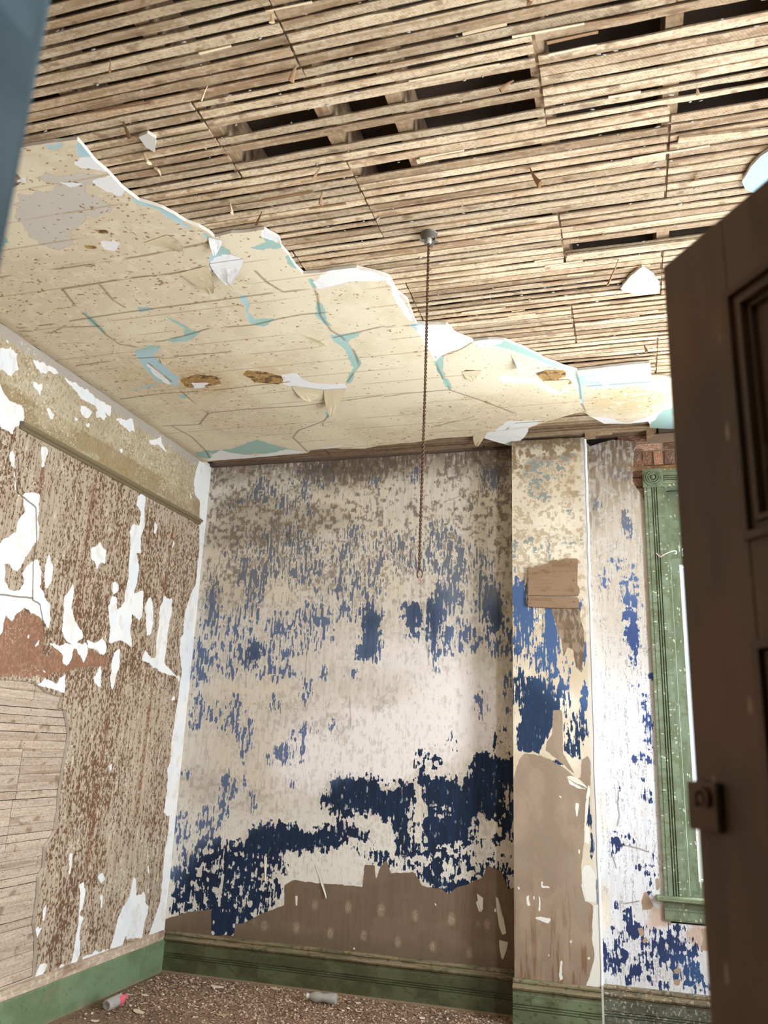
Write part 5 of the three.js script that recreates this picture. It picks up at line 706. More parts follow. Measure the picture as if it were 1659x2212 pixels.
{
  const A = [-3.08, -2.1, -0.937, 0.21, 1.4, 1.6], B = [-3.08, -2.5, -1.36, -0.2, 0.98, 1.6], limits = [[-2.02, A], [-2.42, B], [-2.93, A], [-3.28, B], [-3.65, A], [-4.05, B], [-4.5, A], [-4.95, B], [-9, A]];
  const extra = [];
  for (let k = -38; k < 74; k++) {
    const z = -2.172 - 0.0453 * k; if (z < BACK + 0.02) break;
    const cuts = limits.find(([lim]) => z > lim)[1], dz = rr(-0.0022, 0.0022);
    for (let i = 0; i < cuts.length - 1; i++) {
      const x0 = cuts[i], x1 = cuts[i + 1], len = x1 - x0 - rr(0.004, 0.012);
      let w = rr(0.0305, 0.0368);
      const gone = (k === 0 && i === 2) || (k === 3 && i === 2) || (k === -2 && i >= 3 && x0 < 1) || (k === 6 && i >= 3) || (k === 22 && i === 3);
      if (gone) continue;
      if (z < -5.33 && x0 > -0.72 && x0 < 0.3) continue;
      if (rnd() < (z < -3.35 && z > -3.78 ? 0.45 : 0.07)) w -= 0.009;
      let hid = true; for (let t = 0; t <= 1.0001; t += 0.05) if (!inside([x0 + (x1 - x0) * t, z], plasterHull)) hid = false;
      if (hid && z < -1.6) continue;
      const cut = k === 7 && i === 2 ? 0.25 : 0;   // a lath broken short
      const geo = lathGeometry(len - cut, w, 0.0062);
      const tilt = rr(-0.0025, 0.0025), mat = z < -5.17 && x0 < -0.3 ? shadedSootyLath : LATH[(rnd() * LATH.length) | 0], y = H + 0.018 + rr(-0.0015, 0.0025);
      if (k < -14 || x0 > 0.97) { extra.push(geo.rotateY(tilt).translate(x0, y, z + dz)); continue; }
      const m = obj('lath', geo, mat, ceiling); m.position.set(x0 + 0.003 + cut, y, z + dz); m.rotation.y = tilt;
    }
  }
  const ex = obj('more_laths', extra, LATH[1], ceiling); ex.userData.kind = 'stuff';
  // one lath that has come loose and sags across its gap
  const loose = obj('lath', lathGeometry(1.16, 0.034, 0.008), LATH[0], ceiling); loose.position.set(-0.19, H + 0.006, -3.212); loose.rotation.set(0.25, 0.03, 0.006);
  const loose2 = obj('lath', lathGeometry(0.62, 0.03, 0.008), LATH[6], ceiling); loose2.position.set(0.24, H + 0.008, -2.585); loose2.rotation.set(0.1, 0.11, 0.0);
  obj('block', box(0.168, 0.215, H - 0.035, H + 0.06, -5.42, -5.36), darkWood, ceiling); obj('block', box(-0.228, -0.16, H - 0.01, H + 0.05, -5.40, -5.34), darkWood, ceiling);
  for (const [z, x0, x1] of [[-5.345, -0.73, 0.17], [-5.30, -0.73, 0.26], [-5.37, -0.73, -0.05]]) { const m = obj('lath', lathGeometry(x1 - x0, 0.038, 0.008), LATH[(rnd() * 6) | 0], ceiling); m.position.set(x0, H + 0.014, z); m.rotation.y = 0.02; }
}
// slivers, hanging splinters and crumbs of plaster caught between the laths
{
  const open = (x, z) => !inside([x, z], plasterHull), spot = () => { for (;;) { const z = rr(-4.4, -1.6), x = rr(-2.1, 1.2); if (open(x, z) && open(x - 0.12, z - 0.06) && open(x + 0.1, z + 0.05)) return [x, z]; } };
  const pale = std({ name: 'split_wood_pale', color: rgb(226, 206, 170) }), brown = std({ name: 'split_wood_brown', color: rgb(150, 118, 84) });
  const spike = (len, w, s) => { const g = new THREE.CylinderGeometry(w * 0.25, w, len, 5, 3), p = g.attributes.position; for (let i = 0; i < p.count; i++) { const y = p.getY(i) / len + 0.5; p.setX(i, p.getX(i) * 0.45 + Math.sin(y * 2.4 + s) * len * 0.06); p.setZ(i, p.getZ(i) + Math.cos(y * 3 + s) * len * 0.05); } g.computeVertexNormals(); return g.translate(0, -len / 2, 0); };
  for (let i = 0; i < 34; i++) { const [x, z] = spot(), m = obj('splinter', spike(rr(0.03, 0.075), rr(0.006, 0.014), i), i % 3 ? brown : pale, ceiling); m.position.set(x, H + 0.02, z); m.rotation.set(rr(-0.9, 0.9), rr(0, 3), rr(-0.9, 0.9)); }
  { const m = obj('splinter', spike(0.12, 0.016, 2), brown, ceiling); m.position.set(-0.275, H + 0.02, -2.63); m.rotation.set(-0.5, 0.3, 0.25); m.userData.label = 'long splinter hanging from the laths'; }
  { const m = obj('splinter', spike(0.12, 0.012, 5), brown, ceiling); m.position.set(0.02, H + 0.02, -3.30); m.rotation.set(0.35, 0.3, -0.35); }
  for (let i = 0; i < 70; i++) { const [x, z0] = spot(), z = -2.172 - 0.0453 * (Math.round((-2.172 - z0) / 0.0453) + 0.5), m = obj('sliver', lathGeometry(rr(0.06, 0.3), rr(0.004, 0.01), 0.003, 0.8), i % 2 ? pale : brown, ceiling); m.position.set(x, H + 0.0155 - rr(0, 0.004), z + rr(-0.004, 0.004)); m.rotation.set(rr(-0.4, 0.4), rr(-0.04, 0.04), rr(-0.03, 0.03)); }
  const crumbs = [];
  for (let i = 0; i < 330; i++) { const [x, z0] = spot(), z = -2.172 - 0.0453 * (Math.round((-2.172 - z0) / 0.0453) + 0.5), s = rr(0.0015, 0.0038); crumbs.push(new THREE.IcosahedronGeometry(s, 0).scale(rr(1, 3.5), 0.7, rr(0.6, 1.2)).rotateY(rr(-0.4, 0.4)).translate(x, H + 0.018, z + rr(-0.008, 0.008))); }
  const cr = obj('plaster_crumbs', crumbs, bits.white, ceiling); cr.userData.kind = 'stuff';
}
// paint skin curling off the plaster
function flap(pts, curl, drop, face, back, name, parent, lab, turnN) {
  // pts: root edge A, B and tip C on the plane; the sheet bends away from it towards the tip
  const [A, B, C] = pts.map((p) => new THREE.Vector3(...p)), n = new THREE.Vector3(...turnN), NU = 8, NV = 7, th = 0.0012, gridF = [], mid = A.clone().add(B).multiplyScalar(0.5), axis = C.clone().sub(mid), s0 = rnd() * 50;
  for (let j = 0; j <= NV; j++) for (let i = 0; i <= NU; i++) {
    const v = j / NV, u = i / NU, wdt = 1 - Math.pow(v, 1.6) * (0.75 + 0.2 * vn(u * 4 + s0, 2)), p = A.clone().lerp(B, 0.5 + (u - 0.5) * wdt), ang = curl * v, len = axis.length();
    const f = curl ? Math.sin(ang) / curl : v, d = curl ? (1 - Math.cos(ang)) / curl * 0.55 : 0;
    p.addScaledVector(axis, f).addScaledVector(n, d * len * drop + 0.0006 + (vn(u * 5 + s0, v * 5) - 0.5) * 0.008 * v); gridF.push(p);
  }
  const pos = [], id = (i, j) => gridF[j * (NU + 1) + i], off = n.clone().multiplyScalar(-th);
  const tri = (a, b, c, o) => { for (const q of [a, b, c]) { const w = o ? q.clone().add(off) : q; pos.push(w.x, w.y, w.z); } };
  for (let j = 0; j < NV; j++) for (let i = 0; i < NU; i++) { tri(id(i, j), id(i + 1, j), id(i + 1, j + 1)); tri(id(i, j), id(i + 1, j + 1), id(i, j + 1)); }
  const nf = pos.length / 3;
  for (let j = 0; j < NV; j++) for (let i = 0; i < NU; i++) { tri(id(i, j), id(i + 1, j + 1), id(i + 1, j), true); tri(id(i, j), id(i, j + 1), id(i + 1, j + 1), true); }
  const m = obj(name, finish(pos, null, [[0, nf, 0], [nf, nf, 1]]), [face, back], parent); if (lab) m.userData.label = lab; return m;
}
{
  const creamSkin = std({ name: 'cream_paint_skin', color: rgb(206, 192, 160) }), olive = std({ name: 'olive_paint_back', color: rgb(146, 142, 96) }), whiteSkin = std({ name: 'white_paint_skin', color: rgb(226, 228, 226) });
  const onC = (p) => [p[0], H - 0.001, p[1]], dn = [0, -1, 0];
  const FL = [[[[-1.755,-2.897],[-1.588,-2.897],[-1.729,-3.04]], 1.0, 1.0, whiteSkin, olive], [[[-1.936,-2.933],[-1.78,-2.91],[-1.837,-3.099]], 0.9, 1.0, creamSkin, olive], [[[-1.963,-2.684],[-1.831,-2.655],[-1.81,-2.755]], 0.7, 0.9, creamSkin, olive], [[[-1.893,-4.202],[-1.719,-4.295],[-1.862,-4.389]], 0.8, 0.9, creamSkin, olive], [[[-1.719,-4.295],[-1.579,-4.3],[-1.781,-4.591]], 0.8, 0.9, creamSkin, olive], [[[-1.662,-2.711],[-1.615,-2.748],[-1.691,-2.819]], 1.0, 1.0, whiteSkin, olive], [[[-2.497,-3.705],[-2.384,-3.714],[-2.489,-3.766]], 0.9, 1.0, creamSkin, olive], [[[-.553,-4.059],[-.497,-4.156],[-.511,-4.271]], 1.2, 1.0, creamSkin, olive], [[[-.852,-4.215],[-.74,-4.223],[-.813,-4.332]], 0.8, 0.8, creamSkin, olive], [[[-.411,-4.431],[-.268,-4.451],[-.329,-4.561]], 0.8, 0.8, creamSkin, olive], [[[-.112,-4.445],[-.011,-4.504],[-.077,-4.541]], 0.8, 0.8, whiteSkin, olive], [[[-.953,-5.18],[-.586,-5.123],[-.714,-5.391]], 0.5, 0.6, whiteSkin, creamSkin], [[[-.965,-5.2],[-.85,-5.135],[-.973,-5.379]], 0.6, 0.6, creamSkin, creamSkin], [[[-1.614,-3.591],[-1.56,-3.654],[-1.493,-3.722]], 0.7, 0.9, creamSkin, olive], [[[-1.913,-4.797],[-1.835,-4.787],[-1.907,-4.848]], 0.7, 0.9, creamSkin, olive]];
  for (const [p, c, d, f, b] of FL) flap(p.map(onC), c, d, f, b, 'paint_flake', ceiling, null, dn);
  const paperBack = std({ name: 'paper_back', color: rgb(218, 210, 194) }), wb = scene.getObjectByName('wall_back'), onB = (p) => [p[0], p[1], BACK + 0.001], onK = (p) => [p[0], p[1], BREAST + 0.001];
  for (const p of [[[-2.056,.736],[-2.024,.725],[-1.955,.531]], [[-2.425,.765],[-2.402,.759],[-2.398,.602]], [[-.858,.64],[-.842,.635],[-.809,.52]], [[-.974,.65],[-.935,.628],[-.948,.545]], [[-2.276,.734],[-2.248,.722],[-2.231,.656]], [[-.836,.402],[-.783,.395],[-.816,.295]]]) flap(p.map(onB), 0.6, 0.35, paperBack, paperBack, 'paper_strip', wb, null, [0, 0, 1]);
  flap([[-.401,1.368],[-.344,1.375],[-.274,1.309]].map(onK), 0.7, 0.5, paperBack, paperBack, 'paper_strip', scene.getObjectByName('chimney_breast'), null, [0, 0, 1]);
}

// ---------------------------------------------------------------- skirtings of the back wall
const skirtProfile = [[0, 0], [0.024, 0], [0.024, 0.088], [0.017, 0.090], [0.017, 0.094], [0.024, 0.096], [0.024, 0.101], [0.017, 0.103], [0.017, 0.107], [0.024, 0.109], [0.024, 0.114], [0.017, 0.116], [0.017, 0.120], [0.024, 0.122], [0.024, 0.170], [0.018, 0.176], [0.018, 0.186], [0.030, 0.196], [0.034, 0.205], [0.030, 0.214], [0.020, 0.219], [0.019, 0.226], [0.024, 0.232], [0.024, 0.240], [0.012, 0.248], [0, 0.25]];
function skirtMat(c, dust, sd) {
  return surf('green_skirting_paint', bake([0, 0, 1.2, 0.4], 768, 256, (a, b, o) => {
    o[0] = c[0]; o[1] = c[1]; o[2] = c[2]; mx(o, [c[0] * 0.78, c[1] * 0.76, c[2] * 0.7], ss(0.4, 0.65, fbm(a * 6 + sd, b * 10, 3)) * 0.8);
    mx(o, [132, 116, 90], ss(0.225, 0.27, b) * (0.45 + 0.5 * ss(0.4, 0.6, fbm(a * 9 + sd, b * 40, 3)))); mx(o, [118, 102, 80], ss(0.045, 0.024, b) * 0.6);
    mx(o, [186, 182, 160], ss(dust[0], dust[0] + 0.05, fbm(a * 95 + sd, b * 95, 2)) * dust[1]); mx(o, [60, 58, 40], ss(0.64, 0.72, fbm(a * 40 + sd, b * 60, 3)) * 0.5); o[3] = fbm(a * 60, b * 60, 3);
  }, THREE.RepeatWrapping), 0.0012, { roughness: 0.6 });
}
const skirtMats = [skirtMat([84, 90, 58], [0.85, 0.3], 1), skirtMat([108, 120, 88], [0.84, 0.4], 5), skirtMat([94, 98, 84], [0.68, 0.7], 9)];
function skirt(parent, x0, x1, z, m, cut0 = 0, cut1 = 0) { const q = obj('board', sweep(skirtProfile, x0, x1, cut0, cut1), m, parent), u = q.geometry.attributes.uv; for (let i = 0; i < u.count; i++) u.setXY(i, u.getX(i) / 1.2, u.getY(i) / 0.4); q.position.z = z; return q; }
{
  const g = structure('baseboard_back');
  skirt(g, L + 0.024, -0.722, BACK, skirtMats[0]);
  const sh = obj('shoe_strip', sweep([[0, 0], [0.04, 0], [0.04, 0.006], [0.026, 0.012], [0, 0.012]], L + 0.02, -0.722), std({ name: 'dusty_shoe', color: rgb(126, 106, 82) }), g); sh.position.z = BACK + 0.001;
  const b = structure('baseboard_breast'); skirt(b, -0.727, -0.232, BREAST, skirtMats[1]);
  const e = obj('end_filler', box(-0.232, -0.222, 0, 0.262, BREAST - 0.02, BREAST + 0.018), bits.white, b); e.userData.label = 'crumbling white filler at the corner';
  const r = structure('baseboard_recess'); skirt(r, -0.222, R - 0.002, RECESS, skirtMats[2]);
  const rg = structure('baseboard_right'); const q = skirt(rg, 0, 4.95, 0, skirtMats[1]); q.rotation.y = -Math.PI / 2; q.position.set(R, 0, BACK + 0.13);
}

// ---------------------------------------------------------------- windows
const winBake = bake([0, 0, 1, 1], 512, 512, (a, b, o) => { o[0] = 122; o[1] = 136; o[2] = 112; mx(o, [106, 118, 92], ss(0.4, 0.65, fbm(a * 14, b * 4, 3))); mx(o, [216, 220, 202], ss(0.79, 0.82, fbm(a * 90, b * 34, 2)) * 0.9); mx(o, [92, 98, 66], ss(0.6, 0.7, fbm(a * 50, b * 30 + 9, 3)) * 0.5); o[3] = fbm(a * 60, b * 40, 3); }, THREE.RepeatWrapping);
const winMat = surf('sage_green_paint', winBake, 0.001, { roughness: 0.5 });
const sashWhite = std({ name: 'white_putty', color: rgb(226, 230, 230) });
const glassMat = new THREE.MeshPhysicalMaterial({ name: 'window_glass', color: 0xffffff, roughness: 0, transmission: 1, thickness: 0, ior: 1.5 });
function makeWindow(name, pos, turn) {
  const g = structure(name); g.position.set(...pos); g.rotation.y = turn;      // local: x across, y up, z into the room, z = 0 at the plaster face
  const W2 = 0.445, C = 0.12, Y0 = 0.745, Y1 = 3.205;
  const casing = [[0, -0.060], [0.018, -0.060], [0.018, -0.044], [0.026, -0.042], [0.026, -0.020], [0.014, -0.018], [0.014, -0.014], [0.026, -0.012], [0.026, -0.006], [0.014, -0.004], [0.014, 0.0], [0.026, 0.002], [0.026, 0.008], [0.014, 0.010], [0.014, 0.014], [0.026, 0.016], [0.026, 0.040], [0.022, 0.044], [0.022, 0.060], [0, 0.060]];
  for (const s of [-1, 1]) {
    const m = obj('casing', sweep(casing.map(([d, y]) => [d, y]), Y0, Y1), winMat, g); m.rotation.z = Math.PI / 2; if (s > 0) m.rotation.set(0, 0, Math.PI / 2);
    m.position.set(s * (W2 + 0.06), 0, 0);
    const parts = [new RoundedBoxGeometry(0.128, 0.128, 0.026, 2, 0.003).translate(0, 0, 0.014)];
    const prof = [[0.0001, 0.058], [0.010, 0.055], [0.014, 0.040], [0.017, 0.030], [0.023, 0.048], [0.028, 0.048], [0.032, 0.030], [0.038, 0.047], [0.042, 0.047], [0.046, 0.030], [0.052, 0.043], [0.058, 0.034]].map(([r, z]) => new THREE.Vector2(r, z));
    parts.push(new THREE.LatheGeometry(prof.reverse(), 40).rotateX(Math.PI / 2));
    const bl = obj('corner_block', parts, winMat, g); bl.position.set(s * (W2 + 0.062), Y1 + 0.064, 0); bl.userData.label = 'corner block with a turned bull\'s-eye';
    obj('jamb', box(s > 0 ? W2 - 0.004 : -W2 - 0.02, s > 0 ? W2 + 0.02 : -W2 + 0.004, Y0, Y1 + 0.02, -0.2, 0.012), winMat, g);
    obj('stop', box(s > 0 ? W2 - 0.02 : -W2 + 0.004, s > 0 ? W2 - 0.004 : -W2 + 0.02, Y0, Y1, -0.06, -0.03), winMat, g);
  }
  const hd = obj('head_casing', sweep(casing, -W2, W2), winMat, g); hd.position.set(0, Y1 + 0.062, 0);
  obj('head_jamb', box(-W2, W2, Y1 - 0.004, Y1 + 0.02, -0.2, 0.012), winMat, g);
  obj('stool', new RoundedBoxGeometry(2 * W2 + 0.34, 0.026, 0.13, 2, 0.008).translate(0, Y0 - 0.013, 0.005), surf('stool_paint', winBake, 0.001, { color: new THREE.Color(1.15, 1.1, 1.05) }), g);
  obj('sill', box(-W2, W2, Y0 - 0.03, Y0 - 0.002, -0.36, -0.06), winMat, g);
  const ap = obj('apron', sweep([[0, -0.11], [0.014, -0.108], [0.02, -0.095], [0.02, -0.06], [0.016, -0.057], [0.016, -0.053], [0.02, -0.05], [0.02, -0.042], [0.016, -0.039], [0.016, -0.035], [0.02, -0.032], [0.02, 0]], -W2 - 0.125, W2 + 0.125), winMat, g); ap.position.set(0, Y0 - 0.026, 0);
  // upper sash with an arched light, lower sash in front of it
  const arch = (x0, x1, y0, y1, rise) => { const p = [[x0, y0], [x1, y0], [x1, y1 - rise]]; for (let i = 1; i < 24; i++) { const t = i / 24; p.push([x1 + (x0 - x1) * t, y1 - rise + rise * Math.sin(Math.PI * t)]); } p.push([x0, y1 - rise]); return p; };
  const S = W2 - 0.022, yM = 2.70;
  const up = obj('upper_sash', prism([[-S, yM], [S, yM], [S, Y1], [-S, Y1]], [arch(-S + 0.075, S - 0.075, yM + 0.06, Y1 - 0.10, 0.30)], (a, b) => [a, b, -0.075], [0, 0, 1], 0.035, [0, 0, 1, 1]), [winMat, sashWhite], g);
  obj('upper_pane', box(-S + 0.07, S - 0.07, yM + 0.055, Y1 - 0.09, -0.097, -0.094), glassMat, g);
  obj('lower_sash', prism([[-S, Y0], [S, Y0], [S, yM + 0.035], [-S, yM + 0.035]], [[[-S + 0.055, Y0 + 0.085], [S - 0.055, Y0 + 0.085], [S - 0.055, yM - 0.01], [-S + 0.055, yM - 0.01]]], (a, b) => [a, b, -0.035], [0, 0, 1], 0.035, [0, 0, 1, 1]), [winMat, sashWhite], g);
  const putty = prism([[-S + 0.05, Y0 + 0.08], [S - 0.05, Y0 + 0.08], [S - 0.05, yM - 0.005], [-S + 0.05, yM - 0.005]], [[[-S + 0.062, Y0 + 0.092], [S - 0.062, Y0 + 0.092], [S - 0.062, yM - 0.017], [-S + 0.062, yM - 0.017]]], (a, b) => [a, b, -0.0335], [0, 0, 1], 0.01, [0, 0, 1, 1]);
  obj('putty_line', putty, [sashWhite, sashWhite], g);
  obj('lower_pane', box(-S + 0.05, S - 0.05, Y0 + 0.08, yM - 0.005, -0.056, -0.053), glassMat, g);
  obj('glazing_bar', box(-0.012, 0.012, Y0 + 0.08, yM - 0.005, -0.066, -0.040), winMat, g);
  return g;
}
makeWindow('window_1', [WX, 0, RECESS], 0);
makeWindow('window_2', [R, 0, WZ[0]], -Math.PI / 2);
makeWindow('window_3', [R, 0, WZ[1]], -Math.PI / 2);  // added window, never in view, brings fill to left and back walls
// ground outside
{ const g = structure('ground'); obj('yard', box(-30, 30, -1.2, -1.0, -40, 20), std({ name: 'pale_dry_ground', color: rgb(190, 182, 160) }), g); }

// ---------------------------------------------------------------- door, standing open
const doorBake = bake([0, 0, 0.8, 2.2], 512, 1408, (a, b, o) => {
  const n = fbm(a * 12, b * 3, 4); o[0] = 104; o[1] = 78; o[2] = 54; mx(o, [86, 63, 42], ss(0.4, 0.65, n)); mx(o, [128, 84, 56], ss(0.52, 0.7, fbm(a * 8 + 30, b * 5, 3)) * 0.6);
  const dx = a * 60, c = Math.floor(dx), f = dx - c, ry = vn(c * 7.7 + 0.5, b * 16 + c * 3.1), d = ss(0.24, 0.08, Math.abs(f - 0.5)) * ss(0.86, 0.92, ry); mx(o, [176, 158, 124], d * 0.8);
  o[3] = 0.5 + (fbm(a * 60, b * 12, 3) - 0.5) * 0.6;
});
{
  const g = structure('door_1'); g.position.set(0.51, 0, -0.4015); g.rotation.y = Math.atan2(0.827, -0.563);
  const m = surf('brown_door_paint', doorBake, 0.001, { roughness: 0.55 }), Wd = 0.79, Hd = 2.15, T = 0.04, RD = [0, 0, 0.8, 2.2];
  const flat = (x0, x1, y0, y1, z0, z1) => { const q = new RoundedBoxGeometry(x1 - x0, y1 - y0, z1 - z0, 1, 0.003).translate((x0 + x1) / 2, (y0 + y1) / 2, (z0 + z1) / 2), u = q.attributes.uv, p = q.attributes.position; for (let i = 0; i < u.count; i++) u.setXY(i, p.getX(i) / 0.8, p.getY(i) / 2.2); return q; };
  obj('stile', flat(0, 0.118, 0.008, Hd, 0, T), m, g); obj('stile', flat(Wd - 0.118, Wd, 0.008, Hd, 0, T), m, g);
  for (const [y0, y1] of [[0.008, 0.24], [0.76, 0.90], [1.621, 1.739], [2.04, Hd]]) obj('rail', flat(0.118, Wd - 0.118, y0, y1, 0, T), m, g);
  obj('muntin', flat(0.34, 0.45, 0.24, 1.621, 0, T), m, g);
  const panels = [[0.118, Wd - 0.118, 1.739, 2.04]]; for (const [x0, x1] of [[0.118, 0.34], [0.45, Wd - 0.118]]) for (const [y0, y1] of [[0.24, 0.76], [0.90, 1.621]]) panels.push([x0, x1, y0, y1]);
  const dkm = surf('brown_door_mould', doorBake, 0.001, { roughness: 0.5, color: new THREE.Color(0.72, 0.7, 0.66) });
  for (const [x0, x1, y0, y1] of panels) {
    const p = obj('panel', flat(x0 + 0.004, x1 - 0.004, y0 + 0.004, y1 - 0.004, 0.014, 0.026), m, g);
    // raised moulding round the panel on both faces
    const ring = (k, z0, z1, wdt) => prism([[x0 + k, y0 + k], [x1 - k, y0 + k], [x1 - k, y1 - k], [x0 + k, y1 - k]], [[[x0 + k + wdt, y0 + k + wdt], [x1 - k - wdt, y0 + k + wdt], [x1 - k - wdt, y1 - k - wdt], [x0 + k + wdt, y1 - k - wdt]]], (a, b) => [a, b, z0], [0, 0, -1], z1 - z0, RD);
    const mm = obj('moulding', [ring(-0.004, -0.006, 0.014, 0.009), ring(0.008, 0.0, 0.014, 0.005), ring(0.015, -0.003, 0.014, 0.006), ring(0.023, 0.006, 0.014, 0.005)].map((q) => { q.clearGroups(); return q; }), dkm, p);
    obj('moulding', [ring(-0.003, 0.026, 0.045, 0.012), ring(0.011, 0.026, 0.040, 0.010)].map((q) => { q.clearGroups(); return q; }), dkm, p);
  }
  // small rim latch on the face, its case lipped over the edge
  const lm = std({ name: 'painted_latch', color: rgb(92, 66, 46), metalness: 0.3, roughness: 0.5 });
  const latch = obj('rim_latch', [new RoundedBoxGeometry(0.050, 0.052, 0.011, 2, 0.003).translate(0.7665, 1.451, -0.0055), new RoundedBoxGeometry(0.004, 0.052, 0.02, 2, 0.0015).translate(0.7925, 1.451, 0.0045)], lm, g); latch.userData.label = 'small brown painted rim latch';
  const tn = obj('thumb_turn', [new THREE.TorusGeometry(0.0105, 0.003, 8, 22, 4.6).rotateZ(-0.7).translate(0.762, 1.459, -0.014), new THREE.CylinderGeometry(0.004, 0.005, 0.006, 16).rotateX(Math.PI / 2).translate(0.762, 1.459, -0.013)], lm, latch);
  for (const y of [0.3, 1.85]) { const h = obj('hinge', [new THREE.CylinderGeometry(0.007, 0.007, 0.09, 14).translate(-0.004, y, 0.02), box(-0.004, 0.03, y - 0.045, y + 0.045, T, T + 0.002)], rust, g); }
}
// door frame in which the camera looks through
{
  const tealB = bake([0, 0, 0.3, 2.4], 128, 1024, (a, b, o) => { o[0] = 112; o[1] = 146; o[2] = 158; mx(o, [92, 124, 138], ss(0.4, 0.65, fbm(a * 20, b * 5, 3))); mx(o, [70, 92, 104], ss(0.5, 0.7, fbm(a * 60, b * 3, 3)) * 0.5); o[3] = fbm(a * 80, b * 10, 3); }, THREE.RepeatWrapping);
  const teal = surf('blue_grey_frame_paint', tealB, 0.001, { roughness: 0.5 });
  const g = structure('trim_2');
  obj('jamb', box(-0.43, -0.413, 0, 2.2, FRONT - 0.004, FRONT + 0.13), teal, g);
  obj('jamb', box(0.513, 0.53, 0, 2.2, FRONT + 0.004, FRONT + 0.13), teal, g);
  obj('head_jamb', box(-0.43, 0.53, 2.175, 2.2, FRONT, FRONT + 0.13), teal, g);
  obj('door_stop', box(-0.4135, -0.402, 0, 2.175, FRONT + 0.05, FRONT + 0.09), teal, g);
  obj('casing', new RoundedBoxGeometry(0.12, 2.2, 0.022, 2, 0.004).translate(-0.485, 1.1, FRONT - 0.011), teal, g);
  obj('casing', new RoundedBoxGeometry(0.12, 2.2, 0.022, 2, 0.004).translate(0.60, 1.1, FRONT - 0.011), teal, g);
  obj('head_casing', new RoundedBoxGeometry(1.21, 0.12, 0.022, 2, 0.004).translate(0.0575, 2.262, FRONT - 0.011), teal, g);
}

// ---------------------------------------------------------------- hanging flex and its box
{
  const X = -0.742, Z = -2.934, yT = H + 0.018;
  const bx = thing('ceiling_box', 'small battered metal junction box on the bare laths, holding the hanging flex', 'junction box', [X, yT, Z]);
  const dull = std({ name: 'zinc', color: rgb(112, 108, 100), metalness: 0.6, roughness: 0.5 }), porcelain = std({ name: 'porcelain', color: rgb(196, 190, 172), roughness: 0.35 });
  const prof = [[0.0001, -0.012], [0.024, -0.012], [0.026, -0.030], [0.030, -0.032], [0.032, -0.028], [0.036, -0.004], [0.04, 0]].map(([r, y]) => new THREE.Vector2(r, y));
  obj('canopy', new THREE.LatheGeometry(prof, 8), dull, bx);
  obj('insulator', new THREE.LatheGeometry([[0.0001, -0.044], [0.008, -0.044], [0.012, -0.038], [0.013, -0.026], [0.016, -0.022], [0.016, -0.012], [0.0001, -0.012]].map(([r, y]) => new THREE.Vector2(r, y)), 20), porcelain, bx);
  obj('strap', [new RoundedBoxGeometry(0.085, 0.002, 0.014, 1, 0.0008).rotateZ(0.12).rotateY(0.6).translate(0, -0.034, 0.004), new RoundedBoxGeometry(0.05, 0.002, 0.012, 1, 0.0008).rotateZ(-0.5).rotateY(2.0).translate(0.012, -0.03, -0.014)], dull, bx);
  for (const a of [0.4, 2.5, 4.4]) { const s = obj('screw', new THREE.CylinderGeometry(0.003, 0.003, 0.01, 8), rust, bx); s.position.set(Math.cos(a) * 0.03, -0.033, Math.sin(a) * 0.03); }
  const cord = thing('hanging_flex', 'long twisted brown two-strand flex hanging down from the ceiling box', 'cord', [X, yT, Z]);
  const fab = std({ name: 'cloth_braid', color: rgb(92, 66, 46), roughness: 1 }), copper = std({ name: 'copper_wire', color: rgb(168, 106, 66), metalness: 0.6, roughness: 0.45 });
  const yB = 2.155 - yT;
  for (const ph of [0, Math.PI]) {
    const pts = []; for (let i = 0; i <= 340; i++) { const t = i / 340, y = -0.044 + (yB + 0.044) * t, a = ph + t * 2 * Math.PI * 42, r = 0.0034, sway = Math.sin(t * 5) * 0.003 * t; pts.push(new THREE.Vector3(Math.cos(a) * r + sway, y, Math.sin(a) * r)); }
    const s = ph ? 1 : -1; pts.push(new THREE.Vector3(s * 0.006, yB - 0.012, 0), new THREE.Vector3(s * 0.010, yB - 0.026, 0.002), new THREE.Vector3(s * 0.006, yB - 0.040, 0.001));
    const strand = obj('strand', new THREE.TubeGeometry(new THREE.CatmullRomCurve3(pts), 900, 0.0029, 5), fab, cord);
    obj('bare_end', new THREE.TubeGeometry(new THREE.CatmullRomCurve3([new THREE.Vector3(s * 0.006, yB - 0.038, 0.001), new THREE.Vector3(s * 0.003, yB - 0.05, 0), new THREE.Vector3(s * 0.008, yB - 0.058, 0.003)]), 10, 0.0013, 5), copper, strand);
  }
}

